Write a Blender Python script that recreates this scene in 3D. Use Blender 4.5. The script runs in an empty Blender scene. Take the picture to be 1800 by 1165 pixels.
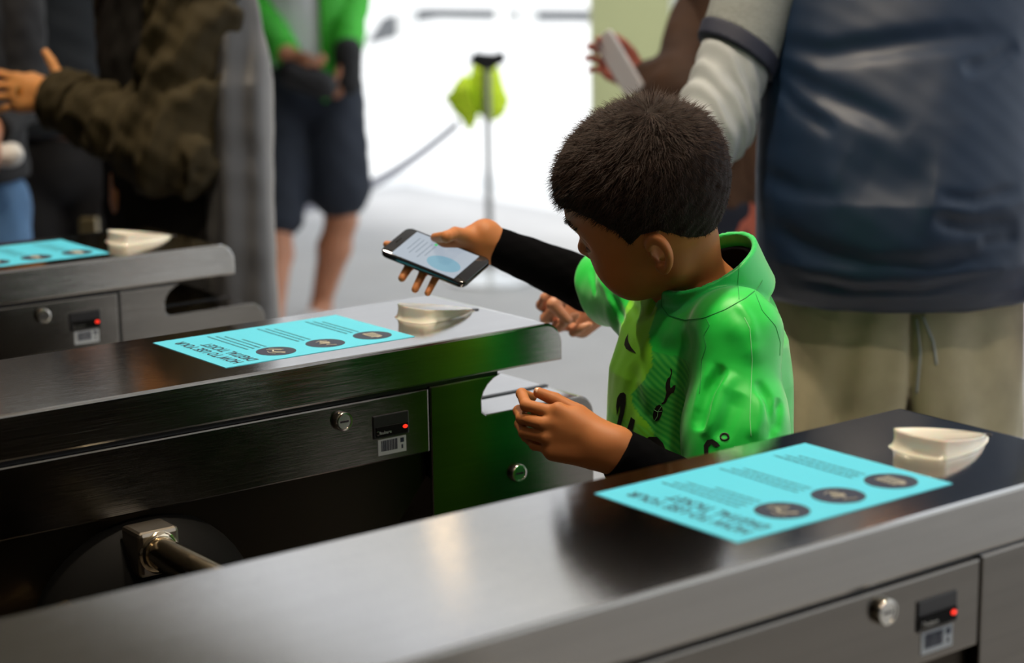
import bpy, bmesh, math, random
import numpy as np
from mathutils import Vector, Matrix
rng = np.random.default_rng(7); random.seed(7)
SC = bpy.context.scene; COL = SC.collection

# ------------------------------------------------------------------ camera
CF, CYAW, CPIT, CROLL = 3409.9, math.radians(37.204), math.radians(11.746), math.radians(-0.843)
CC = np.array([0, 0, 1.5])
fw = np.array([math.sin(CYAW)*math.cos(CPIT), math.cos(CYAW)*math.cos(CPIT), -math.sin(CPIT)])
r0 = np.array([math.cos(CYAW), -math.sin(CYAW), 0.]); u0 = np.cross(r0, fw)
rt = r0*math.cos(CROLL) + u0*math.sin(CROLL); up = -r0*math.sin(CROLL) + u0*math.cos(CROLL)
camd = bpy.data.cameras.new('camera'); cam = bpy.data.objects.new('camera', camd); COL.objects.link(cam)
cam.matrix_world = Matrix(((rt[0], up[0], -fw[0], CC[0]), (rt[1], up[1], -fw[1], CC[1]), (rt[2], up[2], -fw[2], CC[2]), (0, 0, 0, 1)))
camd.sensor_width = 36; camd.lens = CF/1800*36; camd.clip_end = 300; camd.clip_start = .05
camd.dof.use_dof = True; camd.dof.focus_distance = 2.33; camd.dof.aperture_fstop = 3.3
SC.camera = cam
# ------------------------------------------------------------------ world, exposure
W = bpy.data.worlds.new('sky'); SC.world = W; W.use_nodes = True
W.node_tree.nodes['Background'].inputs[0].default_value = (.88, .94, 1, 1)
W.node_tree.nodes['Background'].inputs[1].default_value = 1.35
SC.view_settings.view_transform = 'Standard'; SC.view_settings.look = 'None'
SC.view_settings.exposure = 0.0; SC.view_settings.gamma = 1; SC.view_settings.use_curve_mapping = False
SUN = bpy.data.lights.new('sun', 'SUN'); SUN.energy = 3.4; SUN.angle = math.radians(12); SUN.color = (1, .97, .92)
SUNO = bpy.data.objects.new('sun', SUN); COL.objects.link(SUNO); SUNO.rotation_euler = (0, math.radians(-30), math.radians(12))
LAMPS = [(5.0, 7.14, 8, 'over the queue post'), (5.0, 3.6, 6, 'near the open front'), (5.0, .2, 6, 'near the open front, towards the right wall'), (1.5, 1.85, 25, 'straight above the boy'), (1.5, 3.3, 20, 'above the far turnstile end'), (1.3, .6, 14, 'above the nearest poster'), (-.8, 5.2, 5, 'deep inside the hall by the left wall'), (-.8, 1.2, 5, 'deep inside the hall behind the camera'), (2.6, -2.2, 8, 'by the right wall')]

# ------------------------------------------------------------------ helpers: points through the lens used to measure the place
def ray(px, py): return fw*CF + rt*(px-900) - up*(py-582.5)
def P(px, py, d): return CC + ray(px, py)/CF*d
def PZ(px, py, z): v = ray(px, py); return CC + v*((z-1.5)/v[2])
def A(*v): return np.array(v, float)
def nrm(v): v = np.asarray(v, float); return v/np.linalg.norm(v)

# ------------------------------------------------------------------ helpers: materials
def mat(name, col, rough=.6, metal=0., bump=0., bscale=200., stretch=(1, 1, 1), var=0., vscale=6., spec=.5, sss=0., sheen=0., emit=None, attr=None, coat=0., trans=0.):
    m = bpy.data.materials.new(name); m.use_nodes = True; nt = m.node_tree; b = nt.nodes['Principled BSDF']
    b.inputs['Base Color'].default_value = (*col, 1); b.inputs['Roughness'].default_value = rough; b.inputs['Metallic'].default_value = metal
    b.inputs['Specular IOR Level'].default_value = spec
    if sss: b.inputs['Subsurface Weight'].default_value = sss; b.inputs['Subsurface Radius'].default_value = (1, .35, .2); b.inputs['Subsurface Scale'].default_value = .006
    if sheen: b.inputs['Sheen Weight'].default_value = sheen; b.inputs['Sheen Roughness'].default_value = .4
    if coat: b.inputs['Coat Weight'].default_value = coat; b.inputs['Coat Roughness'].default_value = .05
    if trans: b.inputs['Transmission Weight'].default_value = trans
    if emit: b.inputs['Emission Color'].default_value = (*emit[0], 1); b.inputs['Emission Strength'].default_value = emit[1]
    tc = nt.nodes.new('ShaderNodeTexCoord'); mp = nt.nodes.new('ShaderNodeMapping'); mp.inputs['Scale'].default_value = stretch
    nt.links.new(tc.outputs['Object'], mp.inputs[0])
    src = None
    if attr:
        a = nt.nodes.new('ShaderNodeAttribute'); a.attribute_name = attr; src = a.outputs['Color']; nt.links.new(src, b.inputs['Base Color'])
    if var:
        n = nt.nodes.new('ShaderNodeTexNoise'); n.inputs['Scale'].default_value = vscale; n.inputs['Detail'].default_value = 5
        nt.links.new(mp.outputs[0], n.inputs['Vector'])
        mr = nt.nodes.new('ShaderNodeMapRange'); mr.inputs[1].default_value = .3; mr.inputs[2].default_value = .7; mr.inputs[3].default_value = 1-var; mr.inputs[4].default_value = 1+var
        nt.links.new(n.outputs[0], mr.inputs[0])
        mx = nt.nodes.new('ShaderNodeVectorMath'); mx.operation = 'SCALE'
        if src: nt.links.new(src, mx.inputs[0])
        else: mx.inputs[0].default_value = col
        nt.links.new(mr.outputs[0], mx.inputs['Scale']); nt.links.new(mx.outputs[0], b.inputs['Base Color'])
    if bump:
        n = nt.nodes.new('ShaderNodeTexNoise'); n.inputs['Scale'].default_value = bscale; n.inputs['Detail'].default_value = 3
        nt.links.new(mp.outputs[0], n.inputs['Vector'])
        bp = nt.nodes.new('ShaderNodeBump'); bp.inputs['Strength'].default_value = bump; bp.inputs['Distance'].default_value = .001
        nt.links.new(n.outputs[0], bp.inputs['Height']); nt.links.new(bp.outputs[0], b.inputs['Normal'])
    return m

M = {}
M['steel_top'] = mat('brushed steel top', (.60, .585, .57), .09, 1, bump=.05, bscale=80, stretch=(.3, 10, 1), var=.04, vscale=9)  # same steel as the sides, paler to carry the top's bright reflection
M['steel_side'] = mat('brushed steel side', (.19, .175, .155), .13, 1, bump=.13, bscale=120, stretch=(.05, 1, 20), var=.05, vscale=9)  # same steel, darkened to stand in for dim reflections on the panels
M['steel_lid'] = mat('brushed steel lid edge', (.36, .345, .32), .13, 1, bump=.13, bscale=120, stretch=(.05, 1, 20), var=.05, vscale=9)  # same steel again, paler than the panels for the edge's brighter reflection
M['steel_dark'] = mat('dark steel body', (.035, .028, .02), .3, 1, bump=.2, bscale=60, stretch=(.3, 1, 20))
M['chrome'] = mat('polished steel tinted by warm reflection', (.78, .66, .48), .14, 1)  # warm tint of reflected lamps put into the base colour
M['lock_steel'] = mat('lock steel', (.62, .6, .55), .18, 1)
M['black_plastic'] = mat('black plastic', (.012, .012, .014), .35)
M['hub_black'] = mat('satin black hub', (.004, .004, .004), .6, spec=.08)
M['dome'] = mat('milky reader plastic', (.78, .76, .66), .12, sss=.3, coat=.6)
M['blue'] = mat('light blue print', (.075, .54, .74), .5)
M['ink'] = mat('dark navy ink', (.012, .018, .045), .5)
M['grey_ink'] = mat('small grey blue print', (.05, .25, .34), .55)
M['pale_ink'] = mat('pale line print', (.62, .60, .5), .5)
M['red_led'] = mat('red indicator', (.8, .02, .01), .3, emit=((1, .03, .01), 1.2))
M['skin_boy'] = mat('light brown skin', (.42, .155, .05), .55, spec=.3, sss=.12, bump=.05, bscale=900, var=.05, vscale=30)
M['skin'] = mat('tan skin', (.50, .22, .12), .45, sss=.08, var=.05, vscale=12)
M['skin_warm'] = mat('golden tan skin', (.60, .27, .09), .45, sss=.08, var=.05, vscale=12)
M['hair'] = mat('dark brown hair', (.010, .005, .003), .7, bump=.6, bscale=450, spec=.15)
M['hair_dark'] = mat('near black hair', (.012, .009, .007), .5, bump=.6, bscale=200)

# ------------------------------------------------------------------ helpers: objects
def setp(o, label=None, cat=None, group=None, kind=None):
    if label: o['label'] = label
    if cat: o['category'] = cat
    if group: o['group'] = group
    if kind: o['kind'] = kind
    return o
def empty(name, loc, label=None, cat=None, group=None):
    o = bpy.data.objects.new(name, None); COL.objects.link(o); o.location = loc; o.empty_display_size = .05
    return setp(o, label, cat, group)
def wloc(o):
    v = Vector((0, 0, 0))
    while o: v += o.location; o = o.parent
    return v
def obj(name, me, m, parent=None, smooth=False):
    """me: mesh data with world coordinates; stored relative to the parent's base"""
    if isinstance(me, bmesh.types.BMesh):
        b = me; me = bpy.data.meshes.new(name); b.to_mesh(me); b.free()
    if parent: me.transform(Matrix.Translation(-wloc(parent)))
    for x in (m if isinstance(m, (list, tuple)) else [m]): me.materials.append(x)
    if smooth:
        me.polygons.foreach_set('use_smooth', [True]*len(me.polygons))
    o = bpy.data.objects.new(name, me); COL.objects.link(o)
    if parent: o.parent = parent
    return o
def npmesh(name, v, f):
    me = bpy.data.meshes.new(name); v = np.asarray(v, np.float32); f = np.asarray(f, np.int32)
    k = f.shape[1]
    me.vertices.add(len(v)); me.vertices.foreach_set('co', v.ravel())
    me.loops.add(f.size); me.loops.foreach_set('vertex_index', f.ravel())
    me.polygons.add(len(f)); me.polygons.foreach_set('loop_start', np.arange(0, f.size, k, dtype=np.int32))
    me.update(calc_edges=True); me.validate()
    return me
def setcol(o, cols):
    a = o.data.color_attributes.new('Col', 'FLOAT_COLOR', 'POINT'); a.data.foreach_set('color', np.asarray(cols, np.float32).ravel())
def box(b, lo, hi, bev=0., seg=2):
    g = bmesh.ops.create_cube(b, size=1)
    for v in g['verts']: v.co = Vector([lo[i]+(hi[i]-lo[i])*(v.co[i]+.5) for i in range(3)])
    if bev:
        es = {e for v in g['verts'] for e in v.link_edges}
        bmesh.ops.bevel(b, geom=list(es), offset=bev, segments=seg, affect='EDGES', profile=.5)
    return b
def prism(b, pts, axis, lo, hi, bev=0.):
    """extrude 2D polygon pts along axis ('y': pts are x,z ; 'x': y,z ; 'z': x,y)"""
    def mk(p, t): return {'y': (p[0], t, p[1]), 'x': (t, p[0], p[1]), 'z': (p[0], p[1], t)}[axis]
    a = [b.verts.new(mk(p, lo)) for p in pts]; c = [b.verts.new(mk(p, hi)) for p in pts]
    n = len(pts); fs = [b.faces.new(a), b.faces.new(c[::-1])]
    for i in range(n): fs.append(b.faces.new((a[i], c[i], c[(i+1) % n], a[(i+1) % n])))
    bmesh.ops.recalc_face_normals(b, faces=fs)
    if bev:
        es = set(fs[0].edges) | set(fs[1].edges)
        bmesh.ops.bevel(b, geom=list(es), offset=bev, segments=2, affect='EDGES', profile=.5)
    return b
def tube(b, pts, rad, seg=12, cap=True):
    pts = [Vector(p) for p in pts]; rings = []
    rad = rad if isinstance(rad, (list, tuple)) else [rad]*len(pts)
    for i, p in enumerate(pts):
        t = (pts[min(i+1, len(pts)-1)]-pts[max(i-1, 0)]).normalized()
        a = t.orthogonal().normalized() if i == 0 else (aprev - t*aprev.dot(t)).normalized()
        aprev = a; c = t.cross(a)
        rings.append([b.verts.new(p + (a*math.cos(2*math.pi*k/seg) + c*math.sin(2*math.pi*k/seg))*rad[i]) for k in range(seg)])
    for i in range(len(rings)-1):
        for k in range(seg): b.faces.new((rings[i][k], rings[i][(k+1) % seg], rings[i+1][(k+1) % seg], rings[i+1][k]))
    if cap:
        b.faces.new(rings[0][::-1]); b.faces.new(rings[-1])
    return b
def lathe(b, o, ax, prof, seg=32):
    """profile of (distance along ax, radius)"""
    ax = Vector(ax).normalized(); a = ax.orthogonal().normalized(); c = ax.cross(a); o = Vector(o); rings = []
    for h, r in prof:
        rings.append([b.verts.new(o+ax*h+(a*math.cos(2*math.pi*k/seg)+c*math.sin(2*math.pi*k/seg))*max(r, 1e-4)) for k in range(seg)])
    for i in range(len(rings)-1):
        for k in range(seg): b.faces.new((rings[i][k], rings[i][(k+1) % seg], rings[i+1][(k+1) % seg], rings[i+1][k]))
    b.faces.new(rings[0][::-1]); b.faces.new(rings[-1])
    return b
def smooth_by_angle(o, ang=40):
    me = o.data; me.polygons.foreach_set('use_smooth', [True]*len(me.polygons))
    b = bmesh.new(); b.from_mesh(me)
    for e in b.edges:
        if len(e.link_faces) == 2 and e.calc_face_angle(0) > math.radians(ang): e.smooth = False
    b.to_mesh(me); b.free(); return o
def BM(): return bmesh.new()

# ------------------------------------------------------------------ helpers: organic surfaces (signed distance -> surface nets)
def smin(a, b, k):
    h = np.clip(.5+.5*(b-a)/k, 0, 1); return b+(a-b)*h-k*h*(1-h)
def smax(a, b, k): return -smin(-a, -b, k)
class Prim:
    def __init__(s, fn, c, r): s.fn, s.c, s.r = fn, np.asarray(c, float), r
def rc(a, b, ra, rb=None):
    a = np.asarray(a, float); b = np.asarray(b, float); rb = ra if rb is None else rb; ab = b-a; L = max(ab@ab, 1e-12)
    def fn(p):
        q = p-a; h = np.clip(q@ab/L, 0, 1); return np.linalg.norm(q-h[:, None]*ab, axis=1)-(ra+(rb-ra)*h)
    return Prim(fn, (a+b)/2, math.sqrt(L)/2+max(ra, rb))
def el(c, rad, R=None):
    """ellipsoid; rows of R are its axes"""
    c = np.asarray(c, float); rad = np.asarray(rad, float); R = np.eye(3) if R is None else np.asarray(R)
    def fn(p):
        q = (p-c)@R.T; k0 = np.linalg.norm(q/rad, axis=1); k1 = np.linalg.norm(q/rad**2, axis=1)+1e-9; return k0*(k0-1)/k1
    return Prim(fn, c, rad.max())
def union(prims, k, margin=.05):
    def f(p):
        d = np.full(len(p), 10.)
        for q in prims:
            m = None
            if q.r < 5:
                dist = np.linalg.norm(p-q.c, axis=1)-q.r
                m = dist < np.minimum(margin, 1e9)
                if not m.any():
                    d = np.minimum(d, dist+1e-3); continue
                v = np.maximum(dist, 1e-3)+1e-3; v[m] = q.fn(p[m]); d2 = smin(d, v, k) if k > 0 else np.minimum(d, v)
                d = d2
            else: d = smin(d, q.fn(p), k)
        return d
    return f
def chain(pr, k=.01, **kw):
    """pr: list of (point, radius)"""
    return [rc(pr[i][0], pr[i+1][0], pr[i][1], pr[i+1][1]) for i in range(len(pr)-1)]
def asprim(f, c, r): return Prim(f, c, r)
def loft(cz, F, L):
    """stack of ellipses; cz rows: z, offset forward, offset left, half depth, half width around xy centre rows -> signed distance"""
    cz = np.asarray(cz, float); F = nrm(F); L = nrm(L)
    def f(p, base):
        z = p[:, 2]; of = np.interp(z, cz[:, 0], cz[:, 1]); ol = np.interp(z, cz[:, 0], cz[:, 2])
        a = np.interp(z, cz[:, 0], cz[:, 3]); b = np.interp(z, cz[:, 0], cz[:, 4])
        q = p-base; x = q@F-of; y = q@L-ol
        k0 = np.sqrt((x/a)**2+(y/b)**2); k1 = np.sqrt((x/a**2)**2+(y/b**2)**2)+1e-9
        d = np.where(k0 > .05, k0*(k0-1)/k1, -np.minimum(a, b))
        dz = np.maximum(cz[0, 0]-z, z-cz[-1, 0])
        return smax(d, dz, .015)
    return f
def surfnet(f, lo, hi, h, B=4, newton=1):
    lo = np.asarray(lo, float); hi = np.asarray(hi, float)
    n = (np.ceil((hi-lo)/h/B).astype(int)+1)*B
    D = np.empty(n+1, np.float32)
    nb = n//B
    c = np.stack(np.meshgrid(*[(np.arange(k)+.5)*B*h for k in nb], indexing='ij'), -1).reshape(-1, 3)+lo
    dc = np.concatenate([f(x) for x in np.array_split(c, max(1, len(c)//200000))])
    act = np.abs(dc) < B*h*.87*1.5+h
    full = np.repeat(np.repeat(np.repeat(dc.reshape(nb), B, 0), B, 1), B, 2)
    D[:-1, :-1, :-1] = full; D[-1] = D[-2]; D[:, -1] = D[:, -2]; D[:, :, -1] = D[:, :, -2]
    bi = np.stack(np.unravel_index(np.nonzero(act)[0], nb), -1)*B
    o = np.stack(np.meshgrid(*[np.arange(B+1)]*3, indexing='ij'), -1).reshape(-1, 3)
    flag = np.zeros(n+1, bool)
    for s in np.array_split(bi, max(1, len(bi)//4000)):
        if not len(s): continue
        q = (s[:, None]+o[None]).reshape(-1, 3); flag[q[:, 0], q[:, 1], q[:, 2]] = True
    idx = np.stack(np.nonzero(flag), -1)
    for s in np.array_split(idx, max(1, len(idx)//200000)):
        if len(s): D[s[:, 0], s[:, 1], s[:, 2]] = f(s*h+lo)
    D[[0, -1]] = np.maximum(D[[0, -1]], 1e-3); D[:, [0, -1]] = np.maximum(D[:, [0, -1]], 1e-3); D[:, :, [0, -1]] = np.maximum(D[:, :, [0, -1]], 1e-3)
    S = D < 0
    cnt = np.zeros(n, np.int8)
    for a in (0, 1):
        for b_ in (0, 1):
            for c_ in (0, 1): cnt += S[a:n[0]+a, b_:n[1]+b_, c_:n[2]+c_]
    ci = np.stack(np.nonzero((cnt > 0) & (cnt < 8)), -1)
    cid = np.full(n, -1, np.int32); cid[ci[:, 0], ci[:, 1], ci[:, 2]] = np.arange(len(ci))
    cor = [(a, b_, c_) for a in (0, 1) for b_ in (0, 1) for c_ in (0, 1)]
    V = {k: D[ci[:, 0]+k[0], ci[:, 1]+k[1], ci[:, 2]+k[2]] for k in cor}
    acc = np.zeros((len(ci), 3)); num = np.zeros(len(ci))
    for k in cor:
        for ax in range(3):
            if k[ax] == 0:
                k2 = list(k); k2[ax] = 1; k2 = tuple(k2); a, b_ = V[k], V[k2]; m = (a < 0) != (b_ < 0)
                t = np.where(m, a/np.where(m, a-b_, 1), 0)
                pt = np.tile(np.array(k, float), (len(ci), 1)); pt[:, ax] += t
                acc[m] += pt[m]; num[m] += 1
    v = (ci+acc/num[:, None])*h+lo
    for _ in range(newton):
        e = h*.5; d = f(v); g = np.stack([(f(v+np.eye(3)[i]*e)-f(v-np.eye(3)[i]*e))/(2*e) for i in range(3)], -1)
        gg = np.maximum((g*g).sum(1), .25); st = np.clip(d/gg, -h*.6, h*.6); v = v-g*st[:, None]
    quads = []
    for ax in range(3):
        sl0 = [slice(1, n[i]) for i in range(3)]; sl1 = list(sl0); sl0[ax] = slice(0, n[ax]); sl1[ax] = slice(1, n[ax]+1)
        a = S[tuple(sl0)]; b_ = S[tuple(sl1)]; m = a != b_
        ii = np.stack(np.nonzero(m), -1); s0 = a[m]
        off = np.ones(3, int); off[ax] = 0; ii = ii+off
        u_, w_ = [(1, 2), (2, 0), (0, 1)][ax]
        def C(du, dw):
            q = ii.copy(); q[:, u_] -= du; q[:, w_] -= dw; return cid[q[:, 0], q[:, 1], q[:, 2]]
        qd = np.stack([C(1, 1), C(0, 1), C(0, 0), C(1, 0)], -1)
        qd[~s0] = qd[~s0][:, ::-1]; quads.append(qd)
    qd = np.concatenate(quads); qd = qd[(qd >= 0).all(1)]
    return v, qd
def sdfmesh(name, f, lo, hi, h, m, parent, newton=1):
    v, q = surfnet(f, lo, hi, h, newton=newton)
    o = obj(name, npmesh(name, v, q), m, parent, smooth=True); o['_n'] = 0; del o['_n']
    return o, v
def bounds(prims, pad=.03):
    lo = np.min([q.c-q.r for q in prims], 0)-pad; hi = np.max([q.c+q.r for q in prims], 0)+pad; return lo, hi
def march(f, px, far=4.5, t0=.8):
    px = np.asarray(px, float); dr = fw*CF + rt*(px[:, :1]-900) - up*(px[:, 1:]-582.5); dr /= np.linalg.norm(dr, axis=1)[:, None]
    t = np.full(len(px), t0)
    for _ in range(160):
        d = f(CC+dr*t[:, None]); t += np.clip(d*.8, -.01, .2); t = np.minimum(t, far)
    return CC+dr*t[:, None], dr, t < far-.01
def grad(f, p, e=.002):
    g = np.stack([f(p+np.eye(3)[i]*e)-f(p-np.eye(3)[i]*e) for i in range(3)], -1); return g/(np.linalg.norm(g, axis=1)[:, None]+1e-9)
def decal(name, f, polys, m, parent, off=.0007, maxe=5.):
    """a print: outlines (in the measured picture frame) laid onto the real cloth surface"""
    b = BM()
    for poly in polys:
        vs = [b.verts.new((x, -y, 0)) for x, y in poly]; b.faces.new(vs)
    bmesh.ops.triangulate(b, faces=b.faces[:])
    for _ in range(6):
        es = [e for e in b.edges if e.calc_length() > maxe]
        if not es: break
        bmesh.ops.subdivide_edges(b, edges=es, cuts=1); bmesh.ops.triangulate(b, faces=b.faces[:])
    px = np.array([(v.co.x, -v.co.y) for v in b.verts]); p, dr, ok = march(f, px); g = grad(f, p)
    for v, q, n in zip(b.verts, p, g): v.co = Vector(q+n*off)
    bad = [v for v, o in zip(b.verts, ok) if not o]
    if bad: bmesh.ops.delete(b, geom=bad, context='VERTS')
    return obj(name, b, m, parent, smooth=True)
def seam(name, f, pts, m, parent, rad=.00045, off=.0001):
    pts = np.array(pts, float); t = np.linspace(0, len(pts)-1, len(pts)*6)
    px = np.stack([np.interp(t, np.arange(len(pts)), pts[:, i]) for i in (0, 1)], -1)
    p, dr, ok = march(f, px); g = grad(f, p); b = BM(); tube(b, list((p+g*off)[ok]), rad, 5)
    return obj(name, b, m, parent, smooth=True)
def crease_fn(f, lines):
    """lines: (pixel points, half width, depth) pressed into the cloth"""
    L = []
    for pts, w, dep in lines:
        pts = np.array(pts, float); t = np.linspace(0, len(pts)-1, (len(pts)-1)*7+1)
        p, dr, ok = march(f, np.stack([np.interp(t, np.arange(len(pts)), pts[:, i]) for i in (0, 1)], -1)); L.append((p[ok], w, dep))
    def g(p):
        d = f(p)
        near = np.abs(d) < .06
        if near.any():
            q = p[near]; add = np.zeros(len(q))
            for pts, w, dep in L:
                if len(pts) < 2: continue
                m = np.full(len(q), 1e9); tp = np.zeros(len(q)); ns = len(pts)-1
                for i_, (a, b_) in enumerate(zip(pts[:-1], pts[1:])):
                    ab = b_-a; h = np.clip((q-a)@ab/max(ab@ab, 1e-9), 0, 1); dd = np.linalg.norm(q-a-h[:, None]*ab, axis=1)
                    k_ = dd < m; m[k_] = dd[k_]; tp[k_] = (i_+h[k_])/ns
                add += dep*np.exp(-(m/w)**2)*np.clip(np.sin(np.pi*np.clip(tp, .0, 1))*1.5, 0, 1)
            d = d.copy(); d[near] += add
        return d
    return g
def wob(p, s, seed=0):
    r = np.random.default_rng(seed); o = np.zeros(len(p))
    for i in range(5):
        k = r.normal(size=3); k /= np.linalg.norm(k); o += np.sin(p@k*2*np.pi/s*(.7+.3*i)+r.uniform(0, 6))
    return o/5

# ------------------------------------------------------------------ the hall
M['floor'] = mat('pale grey paving', (.46, .46, .47), .55, var=.06, vscale=3, bump=.1, bscale=30)
M['floor_dark'] = mat('dark indoor tile', (.07, .06, .05), .5, var=.1, vscale=3)
M['ground'] = mat('sunlit pale paving', (.80, .80, .80), .8, var=.03, vscale=1)
M['road'] = mat('grey asphalt', (.07, .075, .08), .8, var=.1, vscale=1)
M['ceiling'] = mat('off white ceiling', (.86, .84, .81), .8, var=.02, vscale=2)
M['ceiling_dark'] = mat('brown ceiling panels', (.22, .19, .14), .8, var=.05, vscale=2)
M['wall'] = mat('dark brown wall', (.10, .08, .06), .6, var=.1, vscale=2)
M['olive_paint'] = mat('pale olive paint', (.40, .42, .22), .7, var=.03, vscale=4)
M['white_paint'] = mat('white paint', (.75, .75, .74), .5)
def slab(name, lo, hi, m, bev=0.):
    b = BM(); box(b, lo, hi, bev); return setp(obj(name, b, m), kind='structure')
slab('floor', (1.66, -6, -.1), (6.5, 9.6, 0), M['floor']); slab('floor', (-6, -6, -.1), (1.66, 9.6, 0), M['floor_dark'])
slab('ground', (6.5, -30, -.1), (90, 110, 0), M['ground']); slab('ground', (-40, 9.6, -.1), (6.5, 110, 0), M['ground'])
slab('ceiling', (1.9, -6, 3.2), (3.7, 9.6, 3.4), M['ceiling']); slab('ceiling', (-6, -6, 3.2), (1.9, 9.6, 3.4), M['ceiling_dark'])
slab('ceiling', (1.9, 5.6, 3.12), (3.3, 9.6, 3.2), M['ceiling_dark'])
slab('ceiling_beam', (4.8, -6, 3.2), (5.2, 9.6, 3.4), M['ceiling']); slab('ceiling_beam', (3.7, 9.2, 3.2), (4.8, 9.6, 3.4), M['ceiling']); slab('ceiling_beam', (3.7, -6, 3.2), (4.8, -5.6, 3.4), M['ceiling'])
M['reflector'] = mat('pale grey facade', (.42, .42, .43), .7, var=.15, vscale=.25)
b = BM(); box(b, (-90, -1, 0), (90, 1, 30)); bmesh.ops.rotate(b, cent=(0, 0, 0), matrix=Matrix.Rotation(-CYAW, 3, 'Z'), verts=b.verts); bmesh.ops.translate(b, vec=(58*math.sin(CYAW), 58*math.cos(CYAW), 0), verts=b.verts)
setp(obj('wall_reflector', b, M['reflector']), kind='structure')  # unseen slab added to tone down the sky reflected in the lids
slab('wall_left', (-6, 9.4, 0), (5.2, 9.6, 3.2), M['wall'])
slab('wall_back', (-6.2, -6, 0), (-6, 9.6, 3.2), M['wall'])
slab('wall_right', (-6, -6.2, 0), (5.2, -6, 3.2), M['wall'])

# ------------------------------------------------------------------ turnstiles
YF, WT, PITCH, ZT = 1.1086, .2778, .8943, .98
def arc(cx, cy, r, a0, a1, n=8): return [(cx+r*math.cos(math.radians(a0+(a1-a0)*i/n)), cy+r*math.sin(math.radians(a0+(a1-a0)*i/n))) for i in range(n+1)]
def text_mesh(body, size, xs=1., bold=0.):
    c = bpy.data.curves.new('t', 'FONT'); c.body = body; c.size = size; c.offset = bold; c.resolution_u = 3
    o = bpy.data.objects.new('t', c); COL.objects.link(o); dg = bpy.context.evaluated_depsgraph_get(); dg.update()
    me = bpy.data.meshes.new_from_object(o.evaluated_get(dg)); bpy.data.objects.remove(o)
    b = BM(); b.from_mesh(me)
    bmesh.ops.transform(b, matrix=Matrix.Diagonal((xs, 1, 1, 1)), verts=b.verts); return b
def thick(b, t):
    g = bmesh.ops.extrude_face_region(b, geom=b.faces[:]); 
    vs = [x for x in g['geom'] if isinstance(x, bmesh.types.BMVert)]; return vs
def make_lock(x, z, yf, parent, dx=0):
    b = BM(); lathe(b, (x, yf, z), (0, -1, 0), [(0, .0125), (.006, .0125), (.0075, .0115), (.0078, .0095), (.0068, .0092), (.0068, .001)], 32)
    o = smooth_by_angle(obj('lock', b, M['lock_steel'], parent)); o['label'] = 'round steel key lock'
    b = BM(); box(b, (x-.006, yf-.0072, z-.0012), (x+.006, yf-.0066, z+.0012)); obj('keyhole', b, M['black_plastic'], o)
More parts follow.
